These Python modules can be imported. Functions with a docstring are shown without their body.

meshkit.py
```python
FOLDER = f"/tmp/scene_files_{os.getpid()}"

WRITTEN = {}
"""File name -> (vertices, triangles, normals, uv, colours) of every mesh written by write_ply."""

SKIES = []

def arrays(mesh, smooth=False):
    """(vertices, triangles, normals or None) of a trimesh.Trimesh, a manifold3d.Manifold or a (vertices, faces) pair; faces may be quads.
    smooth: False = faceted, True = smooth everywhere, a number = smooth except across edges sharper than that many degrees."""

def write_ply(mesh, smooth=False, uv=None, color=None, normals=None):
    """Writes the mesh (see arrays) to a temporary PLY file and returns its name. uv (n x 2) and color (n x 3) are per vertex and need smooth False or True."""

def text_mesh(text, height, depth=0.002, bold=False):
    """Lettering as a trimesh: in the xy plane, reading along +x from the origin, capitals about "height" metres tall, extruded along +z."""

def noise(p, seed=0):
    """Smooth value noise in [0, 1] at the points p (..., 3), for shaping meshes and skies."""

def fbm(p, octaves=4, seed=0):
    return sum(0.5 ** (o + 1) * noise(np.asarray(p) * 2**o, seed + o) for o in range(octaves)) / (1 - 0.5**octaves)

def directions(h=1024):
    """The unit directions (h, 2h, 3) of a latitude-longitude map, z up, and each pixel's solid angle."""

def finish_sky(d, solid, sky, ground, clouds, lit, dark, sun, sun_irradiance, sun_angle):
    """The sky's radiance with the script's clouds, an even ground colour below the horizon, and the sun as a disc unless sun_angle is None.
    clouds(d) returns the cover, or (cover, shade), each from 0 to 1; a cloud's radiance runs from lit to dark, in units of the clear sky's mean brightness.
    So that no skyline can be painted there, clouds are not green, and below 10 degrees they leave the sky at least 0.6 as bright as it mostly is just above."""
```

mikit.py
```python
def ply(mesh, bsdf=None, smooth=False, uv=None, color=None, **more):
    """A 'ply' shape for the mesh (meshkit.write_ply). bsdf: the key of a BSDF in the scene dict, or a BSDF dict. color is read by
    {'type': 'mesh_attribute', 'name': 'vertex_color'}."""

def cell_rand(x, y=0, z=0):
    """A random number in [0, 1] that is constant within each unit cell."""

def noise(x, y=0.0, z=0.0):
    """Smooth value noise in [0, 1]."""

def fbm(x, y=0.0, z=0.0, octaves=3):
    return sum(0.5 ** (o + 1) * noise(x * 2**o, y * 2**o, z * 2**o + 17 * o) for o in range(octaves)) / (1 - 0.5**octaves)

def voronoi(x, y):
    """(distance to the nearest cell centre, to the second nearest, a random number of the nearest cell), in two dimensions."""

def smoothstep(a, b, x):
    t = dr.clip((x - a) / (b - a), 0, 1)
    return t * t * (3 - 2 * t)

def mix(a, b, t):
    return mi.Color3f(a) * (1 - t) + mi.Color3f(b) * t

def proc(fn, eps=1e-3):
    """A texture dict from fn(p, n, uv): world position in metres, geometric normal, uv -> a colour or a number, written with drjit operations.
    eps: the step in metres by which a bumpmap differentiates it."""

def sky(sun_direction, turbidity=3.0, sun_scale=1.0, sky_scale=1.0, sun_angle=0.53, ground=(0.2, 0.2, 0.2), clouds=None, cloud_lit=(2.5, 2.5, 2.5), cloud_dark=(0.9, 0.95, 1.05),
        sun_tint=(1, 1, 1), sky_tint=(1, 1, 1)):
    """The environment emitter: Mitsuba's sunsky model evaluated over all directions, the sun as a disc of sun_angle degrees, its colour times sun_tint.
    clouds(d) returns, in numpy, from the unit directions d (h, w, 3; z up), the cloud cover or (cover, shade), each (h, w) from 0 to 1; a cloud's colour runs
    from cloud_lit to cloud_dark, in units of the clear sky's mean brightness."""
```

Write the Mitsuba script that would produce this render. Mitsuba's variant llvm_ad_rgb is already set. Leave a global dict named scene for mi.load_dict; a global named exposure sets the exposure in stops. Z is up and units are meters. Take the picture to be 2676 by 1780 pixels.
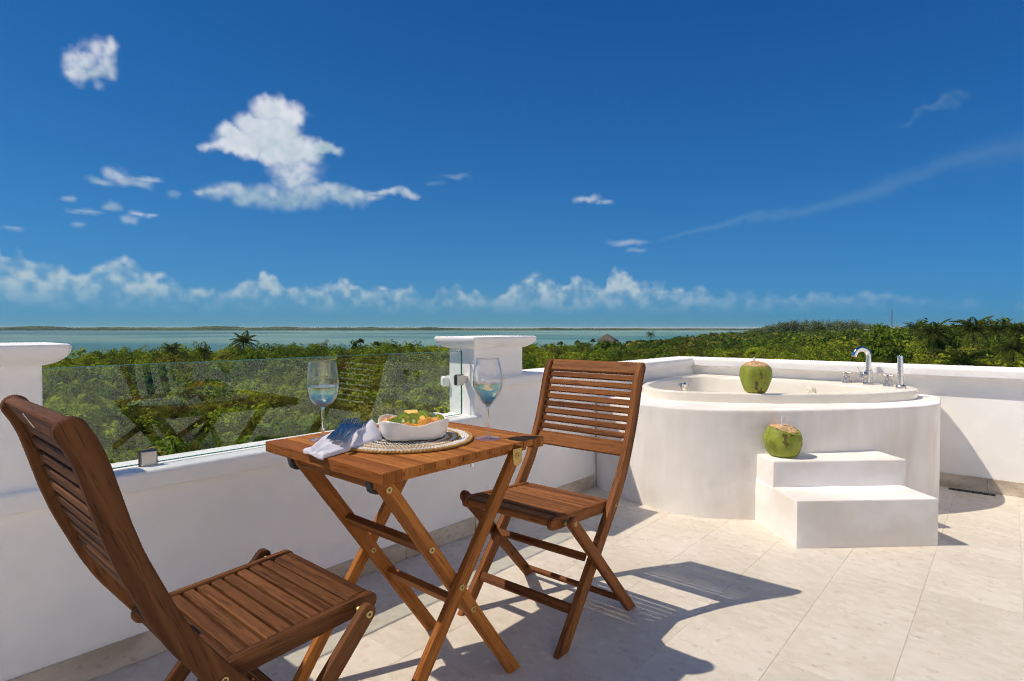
import math
import numpy as np
import trimesh
import shapely
from shapely.geometry import Polygon, Point, box as sbox
import drjit as dr
import mitsuba as mi
import mikit
import meshkit
from mikit import proc, noise, fbm, voronoi, cell_rand, smoothstep, mix

T = mi.ScalarTransform4f
scene, labels = {}, {}
PI = math.pi

# ------------------------------------------------------------------ camera, sky, exposure
# World: terrace floor z = 0. The glazed parapet runs along +y at x = -2.045; the back parapet along +x at y = 4.70.
HEAD = math.radians(41.0)
S41, C41 = math.sin(HEAD), math.cos(HEAD)


def CW(xo, yo):
    """metres to the right of / ahead of the camera's heading -> world x, y"""
    return xo * C41 - yo * S41, xo * S41 + yo * C41


EYE = np.array([0.0, 0.0, 1.04])
PITCH = math.atan(33 / 1500)
fx, fy = CW(0, 1)
scene['camera'] = {'type': 'perspective', 'fov': 2 * math.degrees(math.atan(1338 / 1500)), 'fov_axis': 'x', 'near_clip': 0.02, 'far_clip': 90000.0,
                   'to_world': T().look_at(origin=EYE.tolist(), target=[fx, fy, 1.04 - math.tan(PITCH)], up=[0, 0, 1])}
exposure = 1.5

sx, sy = CW(-0.7, -0.025)
SUN = np.array([sx, sy, 1.0]) / np.linalg.norm([sx, sy, 1.0])


def sky_clouds(d):
    X, Y, Z = d[..., 0] * C41 + d[..., 1] * S41, -d[..., 0] * S41 + d[..., 1] * C41, d[..., 2]
    az, el = np.degrees(np.arctan2(X, Y)), np.degrees(np.arcsin(np.clip(Z, -1, 1)))
    q = np.stack([az, el, np.zeros_like(az)], -1)
    wob = lambda s, seed, o=4: meshkit.fbm(q / s, o, seed) - 0.5
    cover, shade = np.zeros(az.shape), np.zeros(az.shape)
    wx, wy = wob(2.2, 3, 5) * 3.0 + wob(0.8, 61, 3) * 1.0, wob(2.2, 7, 5) * 3.0 + wob(0.8, 67, 3) * 1.0

    wsh, wsm = wob(1.5, 29, 3), wob(.55, 37, 3)

    def lay(c, s):
        nonlocal cover, shade
        new = cover + c * (1 - cover)
        shade = np.where(new > 1e-6, (shade * cover * (1 - c) + s * c) / np.maximum(new, 1e-6), 0)
        cover = new

    def puff(a, e, ra, re, rot=0.0, k=1.0, soft=0.45, w=1.0, flat=None, sh=0.0):
        c, s = math.cos(math.radians(rot)), math.sin(math.radians(rot))
        u, v = az - a + w * wx, el - e + w * wy
        u, v = u * c + v * s, -u * s + v * c
        r = np.sqrt((u / ra) ** 2 + (v / re) ** 2)
        m = np.clip((1.15 - r) / soft, 0, 1)
        m = m * m * (3 - 2 * m) * k
        if flat is not None:
            m = m * np.clip((el - flat + 0.5 * wy) / 0.5, 0, 1)
        lay(np.where(np.abs(az - a) < ra * 3 + 6, m, 0), sh + 0.35 * np.clip(0.5 - v / re, 0, 1) - 0.5 * wsh)

    def mass(blobs, w=.6, k=1.0, soft=.45, sh=0.0, tilt=0.0):
        """one cloud grown from overlapping blobs (azimuth, elevation, half width, half height)"""
        r = np.full(az.shape, 9.0)
        b = np.array(blobs)
        for a, e, ra, re in blobs:
            u, v = (az - a + w * wx * min(1, ra / 1.2 + .3)) / ra, (el - e + w * wy * min(1, re / .8 + .25)) / re
            r = np.minimum(r, np.sqrt(u * u + v * v))
        m = np.clip((1.12 - r) / soft, 0, 1)
        near = (np.abs(az - b[:, 0].mean()) < 16) & (np.abs(el - b[:, 1].mean()) < 9)
        m = np.where(near, m * m * (3 - 2 * m) * k * np.clip(1 + 1.1 * (wsm - .05) * (soft > .7), .2, 1), 0)
        side = np.clip((az - b[:, 0].mean()) / (np.ptp(b[:, 0]) + 1.5), -1, 1)
        down = np.clip((b[:, 1].mean() - el) / (np.ptp(b[:, 1]) + 1.2), -1, 1)
        lay(m, sh + tilt * side + .34 * down - .9 * wsh - .25 * wsm)

    # ragged cumulus high on the left, and the tall one with a flat shelf below it
    mass([(-36.8, 20.1, 1.42, .91), (-35.5, 20.7, 1.31, .98), (-35.0, 19.9, 1.12, 1.0), (-36.2, 19.3, 1.58, .68), (-37.3, 19.5, .97, .5), (-34.9, 21.4, .7, .8)], .75, .88, .95, .10, .1)
    mass([(-25.1, 12.0, 3.47, 1.15), (-21.4, 12.0, 5.6, 1.45), (-17.4, 12.3, 3.9, 1.1), (-14.6, 12.7, 2.4, .6), (-27.2, 12.0, 1.57, .44), (-20.3, 13.5, 2.3, 1.2), (-20.6, 14.6, 2.6, 1.3), (-12.3, 13.1, 2.51, .36), (-10.2, 12.9, 1.69, .34)], .6, .80, .85, .34, .15)
    mass([(-5.6, 14.5, 1.94, .24), (-7.5, 13.9, 1.2, .2)], .5, .3, .9, .5)
    mass([(-22.2, 19.3, 2.07, 1.24), (-20.7, 18.8, 1.53, 1.62), (-23.6, 17.9, 2.03, 1.25), (-25.1, 16.4, 2.36, 1.2), (-22.2, 17.0, 3.04, 2.1), (-26.1, 15.6, 1.77, .70), (-20.3, 16.2, 2.72, 1.2), (-18.0, 16.3, 1.78, .50), (-22.2, 15.6, 2.27, .8)], .6, .97, .62, .10, .42)
    for blobs, k in (([(-34.5, 12.3, .83, .54), (-33.6, 12.0, 1.53, .41), (-35.4, 11.6, 1.02, .27), (-32.7, 12.3, 1.09, .21)], .68), ([(-37.4, 10.0, .55, .20)], .5), ([(-35.0, 9.8, .71, .55)], .5), ([(-36.9, 9.1, 1.27, .22)], .55),
                     ([(-34.1, 8.7, .90, .50), (-33.3, 9.4, .92, .28), (-32.2, 9.3, .78, .21)], .6), ([(-30.3, 11.6, .72, .43)], .35), ([(-37.2, 8.1, .55, .24)], .4), ([(-40.9, 7.5, .70, .19)], .45), ([(7.4, 12.6, 1.19, .40), (8.9, 12.2, 1.06, .28)], .6),
                     ([(11.6, 8.4, 2.27, .42), (12.2, 7.5, 1.03, .22)], .45)):
        mass(blobs, .6, k, .85, .25)
    mass([(34.6, 16.3, 1.3, .6), (36.0, 17.0, 1.4, .5), (37.3, 17.5, .9, .5)], 1.0, .17, .95, .8)
    # the same fair weather scatter of small cumulus behind the camera
    for a in range(60, 320, 26):
        e = 13 + 7 * math.sin(a * 1.7)
        mass([(((a + 180) % 360) - 180, e, 2.4, 1.1), (((a + 182) % 360) - 180, e + .9, 1.5, .9), (((a + 177) % 360) - 180, e - .3, 2.2, .7)], .8, .8, .6, .2)
    # long thin streak rising to the right
    t = np.clip((az - 14.5) / 26.0, 0, 1.4)
    ec = 8.3 + 5.6 * t - 1.0 * t * t + 0.5 * np.sin(t * 9) * t
    wd = 0.12 + 0.60 * t
    st = np.exp(-((el - ec + 0.35 * wy) / wd) ** 2) * (0.17 - 0.07 * t) * np.clip((az - 13.5) / 4, 0, 1) * (0.55 + 0.9 * meshkit.fbm(np.stack([az / 4, (el - ec) / .35, 0 * az], -1), 3, 91))
    lay(np.clip(np.where(np.abs(az - 28) < 24, st, 0), 0, 1), 0.7)
    # band of small cumulus far off, its bases lost in the haze; it goes on all round
    prof_a = np.array([-43, -41.5, -39.6, -37.2, -35.6, -34, -32, -29.5, -27, -25.2, -24.6, -22.6, -21.2, -19, -16.6, -13.5, -11, -8, -7.1, -5.5, -3, -1, .2, 1.2, 3.6, 4.4, 5.2, 6.4, 8.6, 9.2, 10, 11, 12.4, 13.8, 15.4, 17, 18, 19.4, 22, 25, 26.4, 27.6, 29.6, 31.4, 33.6, 36, 40, 43.0])
    prof_e = np.array([6.2, 6.3, 5.6, 4.8, 5.6, 6.2, 4.9, 4.2, 3.9, 4.2, 5.1, 5.3, 4.0, 4.6, 5.2, 4.2, 4.6, 3.4, 4.4, 4.5, 3.8, 3.4, 4.6, 5.6, 5.7, 4.4, 4.6, 5.8, 4.6, 4.4, 6.2, 6.3, 5.1, 4.9, 4.2, 4.2, 4.9, 3.6, 3.7, 3.1, 2.9, 3.7, 3.6, 3.5, 2.9, 2.9, 2.4, 2.8])
    top = np.where(np.abs(az) < 43, np.interp(az, prof_a, prof_e), 4.3 + 2.6 * wob(5, 41))
    bil = wob(0.9, 51, 5)
    h = el - (top + 1.9 * bil - .35)
    body = np.clip(-h / 0.55, 0, 1)
    low = np.clip((el - 1.2) / 2.3, 0, 1)
    tex = meshkit.fbm(q / .8, 4, 77)
    thin = np.clip(1 - (az - 14) / 40, .55, 1) * np.where(az > 43, .6, 1)
    lay(body * low ** 1.2 * (0.24 + 0.76 * np.clip(tex * 3.0 - 1.0, 0, 1)) * 0.88 * thin, 0.42 - 0.65 * (tex - .5) - .12 * np.clip(1 + h, 0, 1))
    # summer haze low over the sea
    lay(0.56 * np.exp(-np.maximum(el, 0) / 7.5) * np.where(az < 0, 1, np.clip(1 - az / 90, .5, 1)), 1.0)
    return cover, np.clip(shade, 0, 1)


scene['sky'] = mikit.sky(SUN.tolist(), turbidity=2.8, sun_scale=1.0, sky_scale=0.86, ground=(.24, .24, .22), clouds=sky_clouds, cloud_lit=(4.9, 5.1, 5.5), cloud_dark=(1.05, 2.45, 3.0), sky_tint=(.10, .51, .94), sun_tint=(.95, 1.0, 1.07))

# ------------------------------------------------------------------ materials
col = lambda r, g, b: {'type': 'rgb', 'value': [r, g, b]}


def two(b):
    return {'type': 'twosided', 'bsdf': b}


def f_plaster(p, n, uv):
    a = fbm(p.x * 1.3 + 3, p.y * 1.3, p.z * 1.7, 4)
    b = fbm(p.x * 14, p.y * 14, p.z * 14, 3)
    c = mix((.80, .79, .775), (.875, .87, .865), smoothstep(.25, .7, a))
    return c * (0.95 + .08 * b)


def f_tubwall(p, n, uv):
    s = fbm(p.x * 7.5, p.y * 7.5, p.z * .9, 4)
    a = fbm(p.x * 2.1 + 9, p.y * 2.1, p.z * 2.6, 4)
    c = mix((.71, .66, .60), (.81, .785, .755), smoothstep(.33, .62, .55 * s + .45 * a))
    return c * (.95 + .1 * fbm(p.x * 40, p.y * 40, p.z * 6, 2))


def f_wall_bump(p, n, uv):
    return fbm(p.x * 9, p.y * 9, p.z * 9, 3) + .25 * fbm(p.x * 60, p.y * 60, p.z * 60, 2)


def bump(b, fn, scale, eps=1e-3):
    return {'type': 'bumpmap', 'arbitrary': {**proc(fn, eps)}, 'scale': scale, 'bsdf': b}


scene['m_plaster'] = two(bump({'type': 'principled', 'base_color': proc(f_plaster), 'roughness': .62, 'specular': .35}, f_wall_bump, .0038))
scene['m_tubwall'] = two(bump({'type': 'principled', 'base_color': proc(f_tubwall), 'roughness': .6, 'specular': .35}, f_wall_bump, .0045))


def f_stone(p, n, uv):
    tid = dr.floor(uv.x / 50)
    r1 = cell_rand(tid, 3)
    x, y = p.x + r1 * 37, p.y + r1 * 11
    a = fbm(x * 3, y * 3, 0, 4)
    b = fbm(x * 26 + y * 6, y * 44, 2, 4)
    c = mix((.55, .50, .42), (.635, .59, .52), smoothstep(.25, .72, .55 * a + .45 * b))
    c = c * (.98 + .03 * r1)
    # fossil specks and shell curls
    d1, d2, w = voronoi(x * 16, y * 16)
    blot = smoothstep(.24, .10, d1 + .3 * (noise(x * 90, y * 90) - .5)) * smoothstep(.82, .88, w)
    c = mix(c, (.40, .30, .21), blot * .22)
    white = smoothstep(.26, .12, d1) * smoothstep(.12, .08, w)
    c = mix(c, (.72, .69, .65), white * .3)
    e1, e2, w2 = voronoi(x * 24 + 5, y * 24)
    curl = smoothstep(.045, .015, dr.abs(e1 - (.2 + .2 * w2))) * smoothstep(.60, .68, w2) * smoothstep(.45, .55, noise(x * 30, y * 30))
    c = mix(c, (.33, .26, .20), curl * .28)
    pit = smoothstep(.10, .05, voronoi(x * 9 + 3, y * 9)[0]) * smoothstep(.7, .75, cell_rand(dr.floor(x * 5), dr.floor(y * 5)))
    return mix(c, (.16, .12, .10), pit * .22)


scene['m_stone'] = two({'type': 'principled', 'base_color': proc(f_stone), 'roughness': .42, 'specular': .35})
scene['m_grout'] = two({'type': 'diffuse', 'reflectance': col(.55, .50, .43)})


def wood_fn(lo, hi, dark, gain=1.0):
    def fn(p, n, uv):
        pid = dr.floor((uv.y + 10) / 20)
        r = cell_rand(pid, 7)
        r2 = cell_rand(pid, 19)
        u, v = uv.x, uv.y - pid * 20
        wv = v + .012 * (fbm(u * 2.2 + r * 40, v * 5, r2 * 9, 3) - .5)
        g = fbm(u * 2.6 + r * 30, wv * 75, r2 * 20, 4)
        fine = fbm(u * 22, wv * 420, r * 11, 2)
        c = mix(lo, hi, smoothstep(.2, .8, .75 * g + .25 * r))
        c = mix(c, dark, .6 * smoothstep(.54, .74, fine))
        c = mix(c, dark, .6 * smoothstep(.55, .75, fbm(u * 1.4 + 5 * r, wv * 34, r2 * 7, 2)))
        return c * (.90 + .20 * r2) * gain
    return fn


def f_wood_bump(p, n, uv):
    return fbm(uv.x * 18, uv.y * 300, 0, 2)


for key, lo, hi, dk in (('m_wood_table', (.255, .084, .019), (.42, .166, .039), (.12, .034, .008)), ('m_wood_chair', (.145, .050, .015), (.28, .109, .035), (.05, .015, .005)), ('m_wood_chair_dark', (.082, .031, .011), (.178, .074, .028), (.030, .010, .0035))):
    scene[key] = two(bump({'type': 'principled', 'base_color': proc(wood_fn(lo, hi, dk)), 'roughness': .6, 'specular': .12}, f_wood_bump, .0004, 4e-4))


def f_brushed(p, n, uv):
    return mi.Color3f(.60, .57, .53) * (.9 + .2 * noise(p.x * 40, p.y * 40, p.z * 700))


scene['m_chrome'] = two({'type': 'roughconductor', 'material': 'none', 'specular_reflectance': col(.80, .80, .81), 'alpha': .06})
scene['m_nickel'] = two({'type': 'roughconductor', 'material': 'none', 'specular_reflectance': col(.62, .585, .54), 'alpha': .22})
scene['m_steel'] = two({'type': 'roughconductor', 'material': 'none', 'specular_reflectance': proc(f_brushed), 'alpha': .25})
scene['m_cutlery'] = two({'type': 'roughconductor', 'material': 'none', 'specular_reflectance': col(.50, .50, .50), 'alpha': .13})
scene['m_brass'] = two({'type': 'roughconductor', 'material': 'none', 'specular_reflectance': col(.50, .36, .14), 'alpha': .30})
scene['m_darkmetal'] = two({'type': 'principled', 'base_color': col(.05, .04, .035), 'roughness': .4, 'specular': .5})
scene['m_plastic'] = two({'type': 'principled', 'base_color': col(.035, .035, .04), 'roughness': .4, 'specular': .5})


def f_acrylic(p, n, uv):
    return mi.Color3f(.79, .74, .64) * (.97 + .05 * fbm(p.x * 3, p.y * 3, p.z * 3, 2))


scene['m_acrylic'] = two({'type': 'principled', 'base_color': proc(f_acrylic), 'roughness': .16, 'specular': .5, 'clearcoat': .5, 'clearcoat_gloss': .95})
scene['m_ceramic'] = two({'type': 'principled', 'base_color': col(.82, .81, .80), 'roughness': .14, 'specular': .5, 'clearcoat': .6, 'clearcoat_gloss': .95})
scene['m_pane'] = {'type': 'thindielectric', 'int_ior': 1.5, 'ext_ior': 1.0, 'specular_reflectance': col(.74, .88, .81), 'specular_transmittance': col(.88, .95, .92)}
scene['m_pane_edge'] = two({'type': 'principled', 'base_color': col(.03, .16, .12), 'roughness': .1, 'specular': .6})
scene['m_glass'] = {'type': 'dielectric', 'int_ior': 1.5, 'ext_ior': 1.0}
scene['m_thin_glass'] = {'type': 'thindielectric', 'int_ior': 1.5, 'specular_transmittance': col(.97, .985, .99)}
scene['m_wine'] = {'type': 'dielectric', 'int_ior': 1.34, 'ext_ior': 1.0, 'specular_transmittance': col(.985, .95, .74)}
scene['m_straw_tube'] = {'type': 'thindielectric', 'int_ior': 1.5, 'specular_transmittance': col(.93, .95, .96)}


def f_coco(p, n, uv):
    a = fbm(uv.x * 4, uv.y * 2.4, 0, 4)
    c = mix((.175, .215, .020), (.275, .32, .045), smoothstep(.3, .7, a))
    c = mix(c, (.34, .36, .045), smoothstep(.42, .0, uv.y) * .55)
    sp = fbm(uv.x * 5 + 3, uv.y * 5, 4, 5)
    scar = smoothstep(.60, .67, sp) * smoothstep(.42, .58, noise(uv.x * 3 + 7, uv.y * 3, 2))
    lines = smoothstep(.022, .0, dr.abs(fbm(uv.x * 7, uv.y * 7, 9, 3) - .5)) * smoothstep(.52, .62, noise(uv.x * 4, uv.y * 4, 12))
    dots = smoothstep(.13, .05, voronoi(uv.x * 14, uv.y * 16)[0]) * smoothstep(.55, .65, noise(uv.x * 6, uv.y * 6, 3))
    return mix(c, (.085, .045, .018), dr.clip(.85 * scar + .75 * lines + .6 * dots, 0, .9))


def f_cocotop(p, n, uv):
    a = fbm(p.x * 60, p.y * 60, p.z * 220, 4)
    c = mix((.36, .20, .085), (.66, .46, .26), smoothstep(.25, .7, a))
    return mix(c, (.20, .11, .05), .6 * smoothstep(.6, .75, fbm(p.x * 130, p.y * 130, p.z * 130, 2)))


scene['m_coco'] = two(bump({'type': 'principled', 'base_color': proc(f_coco), 'roughness': .52, 'specular': .3}, lambda p, n, uv: fbm(uv.x * 9, uv.y * 5, 0, 4), .006))
scene['m_cocotop'] = two({'type': 'principled', 'base_color': proc(f_cocotop), 'roughness': .85, 'specular': .2})


def f_melon(p, n, uv):
    return mix(mix((.78, .30, .035), (.86, .48, .11), fbm(p.x * 55, p.y * 55, p.z * 55, 3)), (.86, .60, .13), .8 * smoothstep(.5, .55, cell_rand(dr.floor(uv.x), 4)))


def f_kiwi(p, n, uv):
    r = dr.sqrt(uv.x * uv.x + uv.y * uv.y)
    th = dr.atan2(uv.y, uv.x)
    ray_ = .5 + .5 * dr.sin(th * 26 + 3 * noise(r * 6, th * 2))
    c = mix((.20, .31, .02), (.40, .52, .08), ray_ * smoothstep(.95, .45, r))
    c = mix(c, (.68, .70, .42), smoothstep(.26, .12, r))
    seeds = smoothstep(.55, .85, ray_) * smoothstep(.10, .05, dr.abs(r - .42 - .05 * dr.sin(th * 13)))
    c = mix(c, (.015, .012, .008), seeds * .95)
    return mix(c, (.10, .075, .02), smoothstep(.965, .99, r))


scene['m_melon'] = two({'type': 'principled', 'base_color': proc(f_melon), 'roughness': .3, 'specular': .5, 'flatness': .3})
scene['m_kiwi'] = two({'type': 'principled', 'base_color': proc(f_kiwi), 'roughness': .25, 'specular': .5})


def f_cloth_bump(p, n, uv):
    return dr.abs(dr.sin(uv.x * 900)) * dr.abs(dr.sin(uv.y * 900))


def f_cloth(p, n, uv):
    return mi.Color3f(.79, .79, .90) * (.86 + .16 * dr.abs(dr.sin(uv.x * 900)) * dr.abs(dr.sin(uv.y * 900)))


scene['m_cloth'] = two(bump({'type': 'principled', 'base_color': proc(f_cloth), 'roughness': .9, 'specular': .1, 'sheen': .4}, f_cloth_bump, .0011, 2e-4))


def fibre(lo, hi):
    def fn(p, n, uv):
        return mix(lo, hi, smoothstep(.25, .75, fbm(uv.x * 9, uv.y * 5, 1, 3)))
    return fn


for key, lo, hi in (('m_fibre_cream', (.55, .52, .47), (.80, .78, .74)), ('m_fibre_straw', (.32, .17, .055), (.56, .36, .14)), ('m_fibre_dark', (.03, .02, .017), (.12, .085, .06))):
    scene[key] = two({'type': 'principled', 'base_color': proc(fibre(lo, hi)), 'roughness': .8, 'specular': .2})
scene['m_white_plastic'] = two({'type': 'principled', 'base_color': col(.74, .74, .73), 'roughness': .4, 'specular': .4})


def f_stripes(p, n, uv):
    return mix((.78, .78, .76), (.02, .09, .26), smoothstep(-.12, .12, dr.sin(uv.x * 2 * PI / .13)))


scene['m_stripes'] = two({'type': 'diffuse', 'reflectance': proc(f_stripes)})
scene['m_leaf'] = {'type': 'principledthin', 'base_color': {'type': 'mesh_attribute', 'name': 'vertex_color'}, 'roughness': .45, 'diff_trans': .7, 'eta': 1.4}
scene['m_trunk'] = two({'type': 'diffuse', 'reflectance': proc(lambda p, n, uv: mix((.10, .075, .05), (.24, .19, .14), noise(p.x * 3, p.y * 3, p.z * 7)))})
scene['m_soil'] = two({'type': 'diffuse', 'reflectance': proc(lambda p, n, uv: mix((.025, .035, .010), (.075, .085, .022), smoothstep(.3, .7, fbm(p.x * .35, p.y * .35, 0, 4))))})
scene['m_farland'] = two({'type': 'diffuse', 'reflectance': proc(lambda p, n, uv: mix((.05, .075, .03), (.10, .13, .05), smoothstep(.3, .7, fbm(p.x * .012, p.y * .012, p.z * .1, 3))))})
scene['m_thatch'] = two({'type': 'diffuse', 'reflectance': proc(lambda p, n, uv: mix((.09, .075, .06), (.20, .17, .14), noise(p.x * 9, p.y * 9, p.z * 2)))})
scene['m_mast'] = two({'type': 'diffuse', 'reflectance': col(.30, .30, .32)})


def f_water(p, n, uv):
    a = fbm(p.x * .004 + p.y * .003, p.y * .004 - p.x * .003, 0, 4)
    b = fbm(p.x * .0012, p.y * .0012, 3, 3)
    return mix((.06, .175, .16), (.20, .32, .25), smoothstep(.36, .66, .5 * a + .5 * b))


scene['m_water'] = two(bump({'type': 'principled', 'base_color': proc(f_water), 'roughness': .42, 'specular': .28}, lambda p, n, uv: fbm(p.x * .9, p.y * .9, 0, 3), .05, .05))

# ------------------------------------------------------------------ mesh helpers (every one returns vertices, triangles)
rng = np.random.default_rng(20)


def cat(*ms):
    vs, fs, at = [], [], 0
    for v, f in ms:
        vs.append(np.asarray(v, float)); fs.append(np.asarray(f, int) + at); at += len(v)
    return np.vstack(vs), np.vstack(fs)


def xf(m, R=None, t=(0, 0, 0)):
    v = np.asarray(m[0], float)
    if R is not None:
        v = v @ np.asarray(R).T
    return v + np.asarray(t, float), m[1]


def rot(ax, deg):
    return trimesh.transformations.rotation_matrix(math.radians(deg), ax)[:3, :3]


RX, RY, RZ = (lambda a: rot([1, 0, 0], a)), (lambda a: rot([0, 1, 0], a)), (lambda a: rot([0, 0, 1], a))


def hull(pts):
    h = trimesh.convex.convex_hull(np.asarray(pts, float))
    return np.array(h.vertices), np.array(h.faces)


def cbox(lo, hi, c=.002):
    """box with chamfered edges"""
    lo, hi = np.minimum(lo, hi).astype(float), np.maximum(lo, hi).astype(float)
    c = min(c, .45 * (hi - lo).min())
    mid, h = (lo + hi) / 2, (hi - lo) / 2
    pts = [mid + np.array([a, b, d]) * np.where(np.arange(3) == k, h, h - c) for a in (-1, 1) for b in (-1, 1) for d in (-1, 1) for k in range(3)]
    return hull(pts)


def plain(lo, hi):
    m = trimesh.creation.box(bounds=[np.minimum(lo, hi), np.maximum(lo, hi)])
    return np.array(m.vertices), np.array(m.faces)


def soft_box(size, r, step, amp=0.0, freq=5.0, seed=0):
    """hand trowelled block: rounded edges, slightly uneven faces; centred"""
    s = np.asarray(size, float)
    m = trimesh.creation.box(extents=s)
    v, f = m.vertices, m.faces
    v, f = trimesh.remesh.subdivide_to_size(v, f, step)
    m = trimesh.Trimesh(v, f)
    m.merge_vertices()
    v = np.array(m.vertices)
    q = np.clip(v, -s / 2 + r, s / 2 - r)
    d = v - q
    n = np.linalg.norm(d, axis=1, keepdims=True)
    d = d / np.maximum(n, 1e-9)
    v = q + r * d
    if amp:
        v = v + d * amp * (meshkit.fbm(v * freq + seed * 7.3, 3, seed)[:, None] - .5) * 2
    return v, np.array(m.faces)


def lathe(prof, n=48, closed=False):
    """revolve (r, z) points round z"""
    prof = np.asarray(prof, float)
    a = np.arange(n) * 2 * PI / n
    v = np.stack([prof[:, None, 0] * np.cos(a), prof[:, None, 0] * np.sin(a), np.repeat(prof[:, 1:2], n, 1)], -1).reshape(-1, 3)
    return v, grid_faces(len(prof), n, wrap=True)


def grid_faces(m, n, wrap=False):
    i, j = np.meshgrid(np.arange(m - 1), np.arange(n if wrap else n - 1), indexing='ij')
    a, b = i * n + j, i * n + (j + 1) % n
    c, d = (i + 1) * n + (j + 1) % n, (i + 1) * n + j
    return np.vstack([np.stack([a, b, c], -1).reshape(-1, 3), np.stack([a, c, d], -1).reshape(-1, 3)])


def loft(rings, cap0=False, cap1=False):
    rings = [np.asarray(r, float) for r in rings]
    n = len(rings[0])
    v, f = np.vstack(rings), grid_faces(len(rings), n, wrap=True)
    for on, ring, base, flip in ((cap0, rings[0], 0, True), (cap1, rings[-1], (len(rings) - 1) * n, False)):
        if on:
            c = len(v)
            v = np.vstack([v, ring.mean(0)])
            i = np.arange(n)
            t = np.stack([base + i, base + (i + 1) % n, np.full(n, c)], 1)
            f = np.vstack([f, t[:, ::-1] if flip else t])
    return v, f


def tube(path, rad, n=14, caps=True):
    p = np.asarray(path, float)
    r = np.broadcast_to(rad, (len(p),))
    t = np.gradient(p, axis=0)
    t /= np.linalg.norm(t, axis=1, keepdims=True) + 1e-12
    ref = np.array([0, 0, 1.0]) if abs(t[0, 2]) < .9 else np.array([1.0, 0, 0])
    a = np.cross(t[0], ref); a /= np.linalg.norm(a)
    rings = []
    ang = np.arange(n) * 2 * PI / n
    for k in range(len(p)):
        a = a - t[k] * (a @ t[k]); a /= np.linalg.norm(a)
        b = np.cross(t[k], a)
        rings.append(p[k] + r[k] * (np.cos(ang)[:, None] * a + np.sin(ang)[:, None] * b))
    return loft(rings, caps, caps)


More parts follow.
